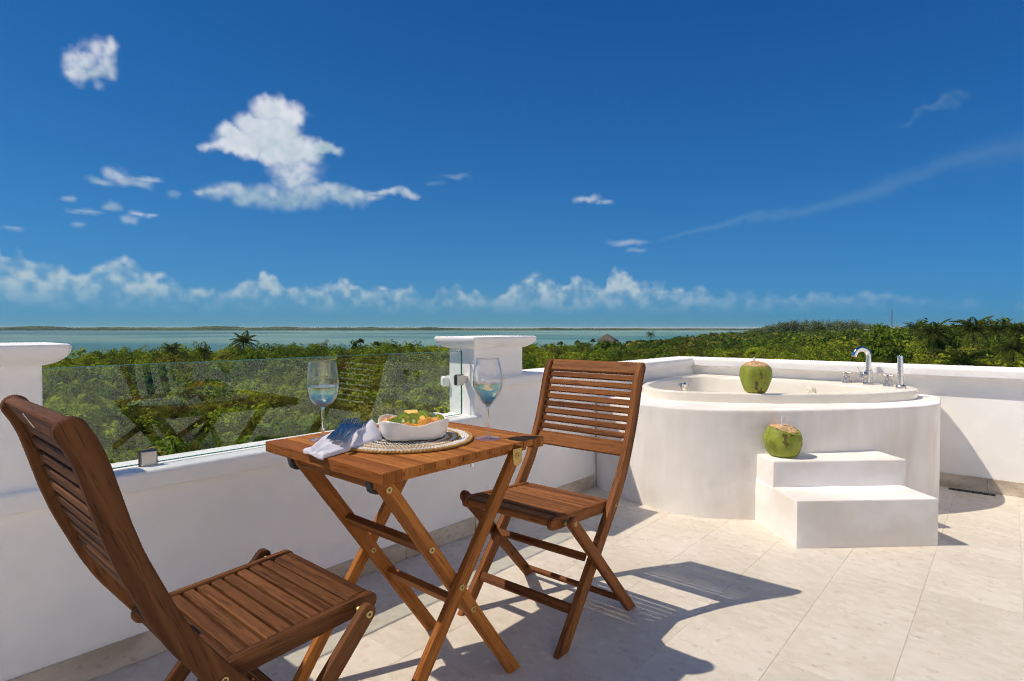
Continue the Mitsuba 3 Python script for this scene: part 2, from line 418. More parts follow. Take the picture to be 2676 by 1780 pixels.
def prism(ring, t, c=.0015):
    """2D outline (n x 2, counterclockwise) extruded 0..t along the third axis, rims bevelled by c"""
    p = np.asarray(ring, float)
    nx, pv = np.roll(p, -1, 0) - p, p - np.roll(p, 1, 0)
    nrm = lambda e: np.stack([e[:, 1], -e[:, 0]], 1) / (np.linalg.norm(e, axis=1, keepdims=True) + 1e-12)
    n1, n2 = nrm(nx), nrm(pv)
    m = n1 + n2
    m /= np.maximum((m * n1).sum(1, keepdims=True), .35)
    q = p - c * m
    lift = lambda x, z: np.column_stack([x, np.full(len(x), z)])
    v, f = loft([lift(q, 0), lift(p, c), lift(p, t - c), lift(q, t)])
    tv, tf = trimesh.creation.triangulate_polygon(Polygon(q), engine='earcut')
    key = {tuple(np.round(x, 7)): i for i, x in enumerate(q)}
    idx = np.array([key.get(tuple(np.round(x, 7)), -1) for x in tv])
    tf = idx[np.asarray(tf)]
    tf = tf[(tf >= 0).all(1)]
    a, b, d = q[tf[:, 0]], q[tf[:, 1]], q[tf[:, 2]]
    neg = ((b - a)[:, 0] * (d - a)[:, 1] - (b - a)[:, 1] * (d - a)[:, 0]) < 0
    tf[neg] = tf[neg][:, ::-1]
    return v, np.vstack([f, tf[:, ::-1], tf + 3 * len(p)])


def extrude(profile, y0, y1, caps=True):
    """profile (x, z) closed outline swept straight along y"""
    p = np.asarray(profile, float)
    r = [np.column_stack([p[:, 0], np.full(len(p), y), p[:, 1]]) for y in (y0, y1)]
    v, f = loft(r)
    if caps:
        tv, tf = trimesh.creation.triangulate_polygon(Polygon(p), engine='earcut')
        tf = np.asarray(tf)
        for y, s in ((y0, 1), (y1, -1)):
            vv = np.column_stack([tv[:, 0], np.full(len(tv), y), tv[:, 1]])
            f = np.vstack([f, tf[:, ::s] + len(v)])
            v = np.vstack([v, vv])
    return v, f


def fixn(m):
    t = trimesh.Trimesh(m[0], m[1], process=True)
    trimesh.repair.fix_normals(t)
    return np.array(t.vertices), np.array(t.faces)


def along(a, b, up=(0, 0, 1)):
    """rotation whose x axis runs from a to b"""
    x = np.asarray(b, float) - a; x /= np.linalg.norm(x)
    y = np.cross(up, x); y /= np.linalg.norm(y)
    return np.stack([x, y, np.cross(x, y)], 1)


used = {}


def key_of(name):
    n = used[name] = used.get(name, -1) + 1
    return name if n == 0 else f'{name}_{n:03d}'


def thing(name, label, cat_, group=None, kind=None):
    k = key_of(name)
    labels[k] = {'label': label, 'category': cat_}
    if group:
        labels[k]['group'] = group
    if kind:
        labels[k]['kind'] = kind
    return k


def part(parent, name, mesh, mat, smooth=False, uv=None, color=None, label=None, place=None, kind=None):
    k = key_of(f'{parent}__{name}' if parent else name)
    d = mikit.ply(mesh, mat, smooth=smooth, uv=uv, color=color)
    if place is not None:
        d['to_world'] = place
    scene[k] = d
    if label or kind:
        labels[k] = {}
        if label:
            labels[k]['label'] = label
        if kind:
            labels[k]['kind'] = kind
    return k


def tag(k, label=None, cat_=None, group=None, kind=None):
    labels[k] = {a: b for a, b in (('label', label), ('category', cat_), ('group', group), ('kind', kind)) if b}
    return k


plank_no = [0]


def grain(m, ax=0, turn=None):
    """unshared vertices with uv = (metres along the grain, metres across + a number of the plank)"""
    v, f = np.asarray(m[0])[np.asarray(m[1])].reshape(-1, 3), np.arange(3 * len(m[1])).reshape(-1, 3)
    whole = v
    if turn is not None:
        v = v @ RZ(turn)
    n = np.abs(np.cross(v[f[:, 1]] - v[f[:, 0]], v[f[:, 2]] - v[f[:, 0]])).repeat(3, 0)
    o = [k for k in range(3) if k != ax]
    across = np.where(n[:, o[0]] > n[:, o[1]], v[:, o[1]], v[:, o[0]] + .31)
    end = n[:, ax] > 1.2 * np.maximum(n[:, o[0]], n[:, o[1]])
    u = np.where(end, v[:, o[0]] * .3, v[:, ax])
    plank_no[0] += 1
    return (whole, f), np.column_stack([u + plank_no[0] * 3.7 % 11, across + 20 * plank_no[0]])


def wood(parent, name, m, mat, ax=0, R=None, t=(0, 0, 0), place=None, label=None, turn=None):
    (v, f), uv = grain(m, ax, turn)
    if R is not None:
        v = v @ np.asarray(R).T
    return part(parent, name, (v + np.asarray(t, float), f), mat, uv=uv, place=place, label=label)


def smooth_path(pts, n):
    from scipy.interpolate import CubicSpline
    p = np.asarray(pts, float)
    s = np.r_[0, np.cumsum(np.linalg.norm(np.diff(p, axis=0), axis=1))]
    return CubicSpline(s, p)(np.linspace(0, s[-1], n))


def closed_curve(pts, n):
    from scipy.interpolate import CubicSpline
    p = np.asarray(pts, float)
    p = np.vstack([p, p[:1]])
    s = np.r_[0, np.cumsum(np.sqrt(np.linalg.norm(np.diff(p, axis=0), axis=1)))]
    return CubicSpline(s, p, bc_type='periodic')(np.linspace(0, s[-1], n, endpoint=False))

# ------------------------------------------------------------------ terrace floor
WX, WY = -2.045, 4.70                                   # faces of the two parapets
GROUND = -8.0
fl = part(None, 'terrace_floor', plain([-2.3, -6, -.25], [6.5, 5.0, -.0022]), 'm_grout')
tag(fl, 'cream shell stone terrace floor laid in staggered narrow slabs', None, None, 'structure')
joints = [-2.045, -1.73, -1.432, -1.137, -.843, -.547, -.249, .05, .35, .65]
known = {1: 1.575, 2: 1.19, 3: 2.1, 4: 1.74, 5: 1.885, 6: 2.33}
tile_no = 0
for i in range(len(joints) - 1):
    y = known.get(i, 1.4 + .37 * i)
    cuts = [y]
    while cuts[-1] < 4.7:
        cuts.append(cuts[-1] + (.295 if (i == 5 and len(cuts) == 1) else float(rng.choice([.6, .6, .45, .75]))))
    while cuts[0] > -1.0:
        cuts.insert(0, cuts[0] - float(rng.choice([.6, .6, .45])))
    for a, b in zip(cuts[:-1], cuts[1:]):
        b = min(b, 4.70)
        if b - a < .05:
            continue
        g = .0004
        m = cbox([joints[i] + g, a + g, -.03], [joints[i + 1] - g, b - g, 0.0], .0005)
        v, f = m[0][m[1]].reshape(-1, 3), np.arange(3 * len(m[1])).reshape(-1, 3)
        v = v + [0, 0, float(rng.uniform(-.0006, .0003))]
        tile_no += 1
        part(fl, 'slab', (v, f), 'm_stone', uv=np.column_stack([np.full(len(v), tile_no * 50 + 25.0), v[:, 1]]))
rest = cat(plain([.651, -6, -.03], [6.5, 4.70, -.0002]), plain([-2.045, -6, -.03], [.65, -1.7, -.0002]))
part(fl, 'slab_field', (rest[0][rest[1]].reshape(-1, 3), np.arange(3 * len(rest[1])).reshape(-1, 3)), 'm_stone', uv=np.tile([25.0, 0], (3 * len(rest[1]), 1)))

# ------------------------------------------------------------------ parapets
SILL = .595


def nose(x_in, x_out, z0, z1, r):
    """coping section: front edge rounded at x_in (towards the terrace), back edge at x_out"""
    a = np.linspace(0, PI / 2, 7)
    d = 1 if x_in > x_out else -1
    pts = [(x_out, z0), (x_in - d * .004, z0), (x_in, z0 + .006)]
    pts += [(x_in - d * r + d * r * math.cos(t), z1 - r + r * math.sin(t)) for t in a]
    pts += [(x_out + d * r - d * r * math.cos(PI / 2 - t), z1 - r + r * math.sin(PI / 2 - t)) for t in a]
    return pts if d < 0 else pts[::1]


gw = thing('glazed_parapet_wall', 'low white plastered parapet under the glass panel, with rounded sill', 'wall')
part(gw, 'wall_body', plain([-2.225, -6, GROUND - .1], [WX, 2.075, SILL - .06]), 'm_plaster')
part(gw, 'sill', fixn(extrude(nose(-2.018, -2.236, SILL - .058, SILL, .014), -6, 2.098)), 'm_plaster', smooth=40)


def skirting(parent, spans, along_y, face, h=.083, t=.010):
    global tile_no
    base = None
    for k, (a, b) in enumerate(spans):
        m = cbox([face, a + .001, .0005], [face + t, b - .001, h], .0015) if along_y else cbox([a + .001, face - t, .0005], [b - .001, face, h], .0015)
        v, f = m[0][m[1]].reshape(-1, 3), np.arange(3 * len(m[1])).reshape(-1, 3)
        tile_no += 1
        part(parent, 'skirting_tile', (v, f), 'm_stone_wall', uv=np.column_stack([np.full(len(v), tile_no * 50 + 25.0), v[:, 2]]))


def f_stone_wall(p, n, uv):
    r1 = cell_rand(dr.floor(uv.x / 50), 5)
    x, y, z = p.x + r1 * 9, p.y + r1 * 5, p.z
    a = fbm(x * 5, y * 5, z * 9, 4)
    c = mix((.40, .33, .25), (.60, .53, .44), smoothstep(.25, .7, a))
    s = smoothstep(.60, .70, fbm(x * 45, y * 45, z * 60, 3))
    return mix(c, (.22, .17, .125), s * .3)


scene['m_stone_wall'] = two({'type': 'principled', 'base_color': proc(f_stone_wall), 'roughness': .5, 'specular': .35})
ys = [-.9, -.3, .18, .78, 1.2, 1.62, 2.058]
skirting(gw, list(zip(ys[:-1], ys[1:])), True, WX)

pw = thing('parapet_wall', 'white plastered parapet between the right pillar and the corner behind the tub', 'wall')
part(pw, 'wall_body', plain([-2.225, 2.40, GROUND - .1], [WX, 4.70, .735]), 'm_plaster')
prof1 = nose(-2.012, -2.262, .731, .786, .018)
part(pw, 'coping', fixn(extrude(prof1, 2.083, 4.885)), 'm_plaster', smooth=40)
part(pw, 'coping_return', cbox([-2.272, 2.030, .731], [-2.2345, 2.46, .7858], .010), 'm_plaster')
ys = [2.06, 2.66, 3.16]
skirting(pw, list(zip(ys[:-1], ys[1:])), True, WX)
pw2 = thing('parapet_wall', 'white plastered parapet in full sun running right from the corner behind the tub', 'wall')
part(pw2, 'wall_body', plain([-2.225, 4.702, GROUND - .1], [6.5, 4.88, .735]), 'm_plaster')
p2 = np.array(nose(4.635, 4.905, .724, .7875, .020))
v, f = extrude(np.column_stack([p2[:, 0], p2[:, 1]]), -2.0135, 6.5)
part(pw2, 'coping', fixn((v[:, [1, 0, 2]], f)), 'm_plaster', smooth=40)
xs = [-.55, -.1, .35, .95, 1.55, 2.2]
skirting(pw2, list(zip(xs[:-1], xs[1:])), False, 4.70, h=.088)


def pillar(label, y0, y1):
    k = thing('parapet_pillar', label, 'pillar')
    x0, x1 = -2.232, WX
    part(k, 'shaft', soft_box_at([x0, y0, SILL - .075 if y0 < 0 else GROUND - .1], [x1, y1, .948], .007), 'm_plaster', smooth=35)
    rings = []
    for o, z in ((-.002, .9352), (.004, .9352), (.018, .939), (.034, .947), (.047, .958), (.055, .970), (.0575, .982), (.0575, .989), (.055, .9935), (.049, .9955)):
        rings.append(rect_ring(x0 - o, y0 - o, x1 + o, y1 + o, z, max(.004, .006 + .1 * o)))
    part(k, 'capstone', loft(rings, True, True), 'm_plaster', smooth=38)
    return k


def rect_ring(x0, y0, x1, y1, z, r, n=6):
    out = []
    for cx, cy, a0 in ((x1 - r, y1 - r, 0), (x0 + r, y1 - r, 90), (x0 + r, y0 + r, 180), (x1 - r, y0 + r, 270)):
        for a in np.radians(np.linspace(a0, a0 + 90, n)):
            out.append((cx + r * math.cos(a), cy + r * math.sin(a), z))
    return np.array(out)


def soft_box_at(lo, hi, r, step=.2, **kw):
    lo, hi = np.asarray(lo, float), np.asarray(hi, float)
    n = 5
    rings = [rect_ring(lo[0] + r, lo[1] + r, hi[0] - r, hi[1] - r, lo[2], r * .5)]
    for z, o in ((lo[2] + .3 * r, .3 * r), (lo[2] + r, 0), (hi[2] - r, 0), (hi[2] - .3 * r, .3 * r)):
        rings.append(rect_ring(lo[0] + o, lo[1] + o, hi[0] - o, hi[1] - o, z, r))
    rings.append(rect_ring(lo[0] + r, lo[1] + r, hi[0] - r, hi[1] - r, hi[2], r * .5))
    return loft(rings, True, True)


pillar('white plastered pillar with moulded cap at the left end of the glass panel', -.06, .349)
pillar('white plastered pillar with moulded cap at the right end of the glass panel', 2.062, 2.443)

GASK = []
gp = thing('glass_panel', 'clear greenish safety glass panel standing on the white sill between two pillars', 'glass panel')
GX = -2.105
part(gp, 'pane', (np.array([[GX, .352, SILL + .008], [GX, 2.03, SILL + .008], [GX, 2.03, .922], [GX, .352, .922]]), np.array([[0, 1, 2], [0, 2, 3]])), 'm_pane')
part(gp, 'edge', cat(plain([GX - .004, .352, .9215], [GX + .004, 2.03, .9235]), plain([GX - .004, 2.0292, SILL + .008], [GX + .004, 2.0312, .922]), plain([GX - .004, .352, SILL + .006], [GX + .004, 2.03, SILL + .0085])), 'm_pane_edge', label='green edge of the glass')
for y, z in ((.622, .617), (1.715, .617)):
    part(gp, 'clamp', cat(cbox([GX + .0005, y - .023, z - .022], [GX + .014, y + .023, z + .026], .003), cbox([GX - .014, y - .023, z - .022], [GX - .0005, y + .023, z + .026], .003)), 'm_steel', label='square brushed steel glass clamp')
for y, z in ((.622, .619), (1.715, .619), (2.010, .777)):
    part(gp, 'gasket', plain([GX + .0004, y - .0265, z - .0265 + (.003 if z < .7 else 0)], [GX + .009, y + .0265, z + .0275]), 'm_darkmetal')
part(gp, 'clamp', cat(cbox([GX + .0005, 1.988, .752], [GX + .015, 2.036, .802], .003), cbox([GX - .015, 1.988, .752], [GX - .0005, 2.036, .802], .003), plain([GX - .014, 2.034, .76], [GX + .014, 2.062, .794])), 'm_steel', label='square brushed steel glass clamp')

# ------------------------------------------------------------------ corner tub, its plastered base, steps
ts = thing('tub_surround', 'rounded off-white plastered base built round the corner bathtub', 'tub surround')
base = closed_curve([(-2.04, 3.19), (-1.84, 3.115), (-1.62, 3.03), (-1.37, 3.012), (-1.16, 3.10), (-.92, 3.30), (-.70, 3.545), (-.50, 3.80), (-.36, 4.04), (-.315, 4.22), (-.325, 4.42), (-.40, 4.69), (-1.2, 4.695), (-2.04, 4.69), (-2.04, 4.2), (-2.04, 3.6)], 220)
base[:, 0] = np.clip(base[:, 0], -2.044, 9)
base[:, 1] = np.clip(base[:, 1], 0, 4.699)
cen = np.array([-1.35, 4.0])
rings = []
zs = list(np.linspace(0, .575, 26)) + [.583, .589, .5935, .5955]
for z in zs:
    k = z > .576
    ins = {0: 0}.get(0, 0) if not k else {.583: 0, .589: .0005, .5935: .003, .5955: .008}[z]
    d = base - cen
    wv_ = (meshkit.fbm(np.column_stack([base * 3.0, np.full(len(base), z * 3)]), 3, 5) - .5) * .012
    out = d / np.linalg.norm(d, axis=1, keepdims=True)
    lip = .010 * math.exp(-z / .012) * 0
    p = base + out * (wv_ + lip - ins)[:, None]
    p[:, 0] = np.clip(p[:, 0], -2.044, 9); p[:, 1] = np.clip(p[:, 1], 0, 4.699)
    rings.append(np.column_stack([p, np.full(len(p), z)]))
inner_top = [(-1.98, 4.3), (-1.93, 3.85), (-1.84, 3.56), (-1.62, 3.36), (-1.36, 3.42), (-1.15, 3.52), (-.92, 3.68), (-.70, 3.90), (-.55, 4.10), (-.47, 4.35), (-.5, 4.6), (-1.2, 4.66), (-1.97, 4.66)]
tb = thing('bathtub', 'glossy cream corner bathtub with wide rim under the chrome taps', 'bathtub')
RIM = .652
outer = closed_curve([(-2.03, 4.25), (-1.985, 3.84), (-1.90, 3.55), (-1.78, 3.375), (-1.60, 3.30), (-1.40, 3.345), (-1.21, 3.435), (-.985, 3.585), (-.775, 3.79), (-.62, 3.96), (-.51, 4.14), (-.445, 4.33), (-.45, 4.50), (-.53, 4.64), (-.72, 4.69), (-1.4, 4.692), (-2.0, 4.69)], 240)
outer[:, 0] = np.clip(outer[:, 0], -2.04, 9); outer[:, 1] = np.clip(outer[:, 1], 0, 4.695)
inn = closed_curve([(-1.955, 3.95), (-1.90, 3.66), (-1.78, 3.46), (-1.61, 3.365), (-1.42, 3.405), (-1.19, 3.525), (-.97, 3.685), (-.80, 3.86), (-.655, 4.04), (-.565, 4.22), (-.60, 4.36), (-.78, 4.455), (-1.05, 4.475), (-1.35, 4.47), (-1.65, 4.50), (-1.86, 4.46), (-1.95, 4.25)], 240)
ctub = np.array([-1.33, 4.0])
ang = np.linspace(-PI, PI, 240, endpoint=False)


def by_angle(c):
    d = c - ctub
    th, r = np.arctan2(d[:, 1], d[:, 0]), np.hypot(d[:, 0], d[:, 1])
    o = np.argsort(th)
    return np.interp(ang, np.r_[th[o] - 2 * PI, th[o], th[o] + 2 * PI], np.tile(r[o], 3))


ro, ri = by_angle(outer), by_angle(inn)
U = np.column_stack([np.cos(ang), np.sin(ang)])
rr = lambda r, z: np.column_stack([ctub + U * np.asarray(r)[:, None], np.full(240, z)])
d = base - ctub
bth = np.arctan2(d[:, 1], d[:, 0])
mid_r = np.interp(bth, np.r_[ang - 2 * PI, ang, ang + 2 * PI], np.tile(.5 * (ro + ri) + .01, 3))
rings.append(np.column_stack([ctub + np.column_stack([np.cos(bth), np.sin(bth)]) * np.minimum(mid_r, np.hypot(d[:, 0], d[:, 1]) - .021)[:, None], np.full(len(d), .5962)]))
part(ts, 'plaster_body', loft(rings), 'm_tubwall', smooth=45)
shell = [rr(ro - .001, .5962), rr(ro, .598), rr(ro, .643), rr(ro - .0015, .6475), rr(ro - .005, .6508), rr(ro - .010, RIM), rr(ri + .012, RIM - .001), rr(ri + .005, RIM - .003), rr(ri - .002, RIM - .010), rr(ri - .008, RIM - .03), rr(ri * .96 - .012, .55), rr(ri * .9 - .02, .42), rr(ri * .84 - .03, .33), rr(ri * .76 - .04, .285), rr(ri * .6, .272)]
part(tb, 'shell', loft(shell, False, True), 'm_acrylic', smooth=50)


def jet(deg, z, r=.03):
    i = int((math.radians(deg) + PI) / (2 * PI) * 240) % 240
    f_ = (.65 - z) / .1
    c = ctub + U[i] * (ri[i] * .965 - .012)
    d = -U[i]
    m = lathe([(0.0, .016), (r * .45, .016), (r * .55, .010), (r * .6, .016), (r, .010), (r, -.02)], 24)
    R = along([0, 0, 0], [d[0], d[1], .1])
    return xf((m[0][:, [2, 0, 1]], m[1]), R, [c[0], c[1], z])


for dg, z in ((158, .585), (60, .595), (100, .575), (20, .575)):
    part(tb, 'jet_nozzle', jet(dg, z), 'm_acrylic' if dg != 158 else 'm_chrome', smooth=35)

st = thing('plaster_steps', 'two white hand-plastered steps in front of the bathtub', 'steps')
ex, ey = np.array([.7193, .6947, 0]), np.array([-.6947, .7193, 0])
P0 = np.array([-.748, 2.903, 0])
for k, (back, dep, z0, z1, w) in enumerate(((0, .60, -.01, .227, .697), (.232, .42, .19, .36, .705))):
    m = soft_box([w, dep, z1 - z0], .007, .030, .004, 6, k + 3)
    R = np.stack([ex, ey, [0, 0, 1]], 1)
    part(st, 'step', xf(m, R, P0 + ex * (w / 2 + (.006 if k else 0)) + ey * (back + dep / 2) + [0, 0, (z0 + z1) / 2]), 'm_steps', smooth=50, label='upper step' if k else 'lower step')


def f_steps(p, n, uv):
    a = fbm(p.x * 4, p.y * 4, p.z * 5, 4)
    c = mix((.73, .69, .64), (.82, .805, .79), smoothstep(.3, .65, a))
    return c * (.96 + .07 * fbm(p.x * 30, p.y * 30, p.z * 12, 2))


scene['m_steps'] = two(bump({'type': 'principled', 'base_color': proc(f_steps), 'roughness': .6, 'specular': .35}, f_wall_bump, .0045))

# ------------------------------------------------------------------ folding chairs (x forward, y left, z up), one built, one copied
def strip(center, w, cut=None, cap=True):
    g = shapely.LineString(center).buffer(w / 2, quad_segs=6, cap_style='round' if cap else 'flat', join_style='round')
    if cut is not None:
        g = g.intersection(sbox(-9, cut, 9, 9))
    g = shapely.segmentize(g.simplify(.0006), .05)
    r = np.array(shapely.geometry.polygon.orient(g, 1).exterior.coords)[:-1]
    keep = np.linalg.norm(r - np.roll(r, 1, 0), axis=1) > 1e-4
    return r[keep]


POST = smooth_path([(-.283, .884), (-.2565, .826), (-.241, .77), (-.225, .714), (-.206, .659), (-.187, .614), (-.1665, .566), (-.132, .50), (-.0875, .435), (-.066, .404), (0, .322), (.10, .197), (.256, .002), (.275, -.022)], 44)


def on_post(z):
    """point and direction (upwards) on the post's centre line at height z"""
    i = int(np.argmin(np.abs(POST[:, 1] - z)))
    x = np.interp(-z, -POST[:, 1], POST[:, 0])
    a, b = max(i - 1, 0), min(i + 1, len(POST) - 1)
    t = POST[a] - POST[b]
    return np.array([x, z]), t / np.linalg.norm(t)


def washer(parent, x, z, y, side, r=.0085, place=None):
    """brass bolt head with a dark socket, facing the side"""
    m = lathe([(0, .0005), (.0032, .0005), (.0036, .0022), (r * .9, .0022), (r, .001), (r, -.002)], 20)
    v = m[0][:, [0, 2, 1]] * [1, side, 1]
    v = v + [x, y, z]
    f = m[1] if side < 0 else m[1][:, ::-1]
    part(parent, 'bolt', (v, f), 'm_brass', smooth=30, place=place)
    d = lathe([(.0034, .0012), (0, .0012)], 12)
    vv = d[0][:, [0, 2, 1]] * [1, side, 1] + [x, y, z]
    part(parent, 'bolt_socket', (vv, d[1] if side < 0 else d[1][:, ::-1]), 'm_darkmetal', place=place)


def build_chair(k, place, mat, with_tag):
    W = lambda name, m, ax=0, R=None, t=(0, 0, 0), label=None, turn=None: wood(k, name, m, mat, ax, R, t, place, label, turn)
    post = prism(strip(POST, .044, 0.0), .024, .0025)
    for s in (1, -1):
        W('post', post, 1, RX(90), (0, s * .213 + .012, 0), turn=22)
    for nm, z, w, th in [('top_rail', .880, .050, .021)] + [('back_slat', .8425 - i * .0302, .0225, .013) for i in range(9)] + [('bottom_rail', .580, .044, .019)]:
        c, t = on_post(z)
        R = np.stack([[0, 1, 0], [t[0], 0, t[1]], np.cross([0, 1, 0], [t[0], 0, t[1]])], 1)
        m = cbox([-.2015, -w / 2, -th / 2], [.2015, w / 2, th / 2], .003)
        W(nm, m, 0, R, (c[0], 0, c[1]))
    # seat: two side rails, broad front slat, nine slats and a rear one
    zt = lambda x: .437 + (x - .28) * .062
    rail = np.array([(-.075, zt(-.075) - .02), (.268, zt(.268) - .02)])
    rm = prism(strip(rail, .040), .020, .003)
    for s in (1, -1):
        W('seat_rail', rm, 0, RX(90), (0, s * .187 + .010, 0))
    sl = math.degrees(math.atan(.062))
    for x0, x1, th, nm in [(.226, .281, .026, 'front_slat')] + [(.1945 - i * .0314, .219 - i * .0314, .016, 'seat_slat') for i in range(9)] + [(-.092, -.0655, .016, 'seat_slat')]:
        m = cbox([-.1755, -(x1 - x0) / 2, -th], [.1755, (x1 - x0) / 2, 0], .006 if th > .02 else .003)
        c = (x0 + x1) / 2
        R = RY(-sl) @ np.stack([[0, -1, 0], [1, 0, 0], [0, 0, 1]], 1)
        W(nm, m, 0, R, (c, 0, zt(c) - .003))
    leg = prism(strip([(.229, .419), (-.162, 0), (-.185, -.025)], .038, 0.0), .021, .0025)
    for s in (1, -1):
        W('rear_leg', leg, 0, RX(90), (0, s * .2375 + .0105, 0), turn=math.degrees(math.atan2(.419, .391)))
        washer(k, .229, .419, s * .2488, s, place=place)
        washer(k, *on_post(.404)[0], s * .2262, s, .007, place=place)
        kn = lathe([(0, .017), (.006, .0165), (.0095, .012), (.0105, .006), (.0095, 0), (.006, -.004), (0, -.004)], 18)
        v = kn[0][:, [0, 2, 1]] * [1, s, 1] + [.229, s * .2085, .416]
        part(k, 'pivot_knob', (v, kn[1] if s < 0 else kn[1][:, ::-1]), 'm_brass', smooth=40, place=place)
    for nm, x, z, w, h, half in (('upper_stretcher', .093, .258, .016, .026, .2005), ('lower_stretcher', .178, .112, .018, .032, .2005), ('rear_stretcher', -.128, .040, .017, .026, .2265)):
        W(nm, cbox([-half, -w / 2, -h / 2], [half, w / 2, h / 2], .003), 0, RY(-38 if nm != 'rear_stretcher' else 43) @ RZ(90), (x, 0, z))
    if with_tag:
        c, t = on_post(.880)
        R = np.stack([[0, 1, 0], [t[0], 0, t[1]], np.cross([0, 1, 0], [t[0], 0, t[1]])], 1)
        v, f_ = cbox([-.0045, -.016, -.0128], [.0045, .016, -.0106], .0008)
        part(k, 'maker_plate', (v @ R.T + [c[0], .035, c[1]], f_), 'm_steel', place=place, label='small blank metal plate')
        part(k, 'maker_plate_back', (v * [1, 1, -1] @ R.T + [c[0], .035, c[1]], f_[:, ::-1]), 'm_steel', place=place) if False else None


ck = thing('folding_chair', 'brown slatted wooden folding chair in the near left corner, seen from behind', 'chair', 'wooden folding chairs at the table')
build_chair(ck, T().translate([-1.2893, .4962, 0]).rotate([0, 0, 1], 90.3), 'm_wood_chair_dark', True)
ck = thing('folding_chair', 'reddish brown slatted wooden folding chair between the table and the bathtub', 'chair', 'wooden folding chairs at the table')
build_chair(ck, T().translate([-1.2864, 1.715, 0]).rotate([0, 0, 1], -88.5), 'm_wood_chair', False)

# ------------------------------------------------------------------ folding table
tk = thing('folding_table', 'square wooden folding table with slatted top and crossed legs', 'table')
MT = 'm_wood_table'
X0, X1, TOP = -1.655, -1.082, .706
slats = [(.795, .8525, .030)] + [(.8565 + i * .04915, .8565 + i * .04915 + .0456, .0185) for i in range(9)] + [(1.2990, 1.3450, .0185), (1.3490, 1.395, .030)]
for a, b, th in slats:
    wood(tk, 'end_plank' if th > .02 else 'top_slat', cbox([X0, a, TOP - th - rng.uniform(0, .0004)], [X1, b, TOP - rng.uniform(0, .0005)], .0009 if th < .02 else .002), MT, 0)
for x in (-1.600, -1.135):
    wood(tk, 'batten', cbox([x - .022, .8535, TOP - .0385], [x + .022, 1.3485, TOP - .0193], .002), MT, 1)
for x, y0, y1, top, low, t in ((-1.130, .825, 1.306, .672, 0, .021), (-1.500, .825, 1.306, .672, 0, .021)):
    ln = np.array([(y0, top), (y1, low), (y1 + .02, low - .028)])
    wood(tk, 'leg', prism(strip(ln, .040, 0.0), t, .002), MT, 0, np.array([[0, 0, 1.0], [1, 0, 0], [0, 1, 0]]), (x - t / 2, 0, 0), label='leg hinged at the near end of the top', turn=math.degrees(math.atan2(-.672, .481)))
for x in (-1.106, -1.5245):
    ln = np.array([(1.287, .668), (.806, 0), (.786, -.028)])
    ring = strip(ln, .037, 0.0)
    wood(tk, 'leg', prism(ring, .021, .002), MT, 0, np.array([[0, 0, 1.0], [1, 0, 0], [0, 1, 0]]), (x - .0105, 0, 0), label='leg hinged at the far end of the top', turn=math.degrees(math.atan2(.668, .481)))
slope = math.degrees(math.atan2(.672, -.481))
for y, z in ((.972, .467), (1.123, .257)):
    wood(tk, 'leg_rail', cbox([-1.4895, -.018, -.010], [-1.1405, .018, .010], .002), MT, 0, RX(slope), (0, y, z))
wood(tk, 'hinge_rail', cbox([-1.4895, .811, .653], [-1.1405, .837, .672], .003), MT, 0)
for x in (-1.492, -1.118):
    a = np.linspace(PI, 2 * PI, 14)
    ring = [(.838 + .018 * math.cos(t), .664 + .030 * math.sin(t)) for t in a] + [(.858, .664), (.858, .675), (.800, .675), (.800, .664)]
    ring = [(.826 + .024 * math.cos(t), .662 + .024 * math.sin(t)) for t in a] + [(.856, .664), (.856, .6757), (.799, .6757)]
    part(tk, 'hinge_bracket', xf(prism(np.array(ring), .020, .002), np.array([[0, 0, 1.0], [1, 0, 0], [0, 1, 0]]), (x + (-.045 if x < -1.3 else -.046), 0, 0)), 'm_plastic', smooth=30, label='dark grey plastic hinge bracket')


def table_bolt(y, z, x):
    m = lathe([(0, .0004), (.0033, .0004), (.0037, .0024), (.0085, .0024), (.0095, .001), (.0095, -.002)], 20)
    part(tk, 'bolt', (m[0][:, [2, 0, 1]] + [x, y, z], m[1]), 'm_brass', smooth=30)
    d = lathe([(.0036, .0012), (0, .0012)], 12)
    part(tk, 'bolt_socket', (d[0][:, [2, 0, 1]] + [x, y, z], d[1]), 'm_darkmetal')


for y, z, x in ((.838, .652, -1.1190), (.972, .467, -1.1190), (1.123, .257, -1.1190), (1.0555, .348, -1.0950), (1.0555, .348, -1.4890), (1.283, .6635, -1.0925)):
    table_bolt(y, z, x)
rg = [(1.263, .6865), (1.263, .655)] + [(1.283 + .020 * math.cos(t), .652 + .020 * math.sin(t)) for t in np.linspace(PI, 2 * PI, 12)] + [(1.303, .655), (1.303, .6865)]
part(tk, 'brass_plate', xf(prism(np.array(rg), .0022, .0006), np.array([[0, 0, 1.0], [1, 0, 0], [0, 1, 0]]), (-1.0950, 0, 0)), 'm_brass', label='rounded brass hinge plate')

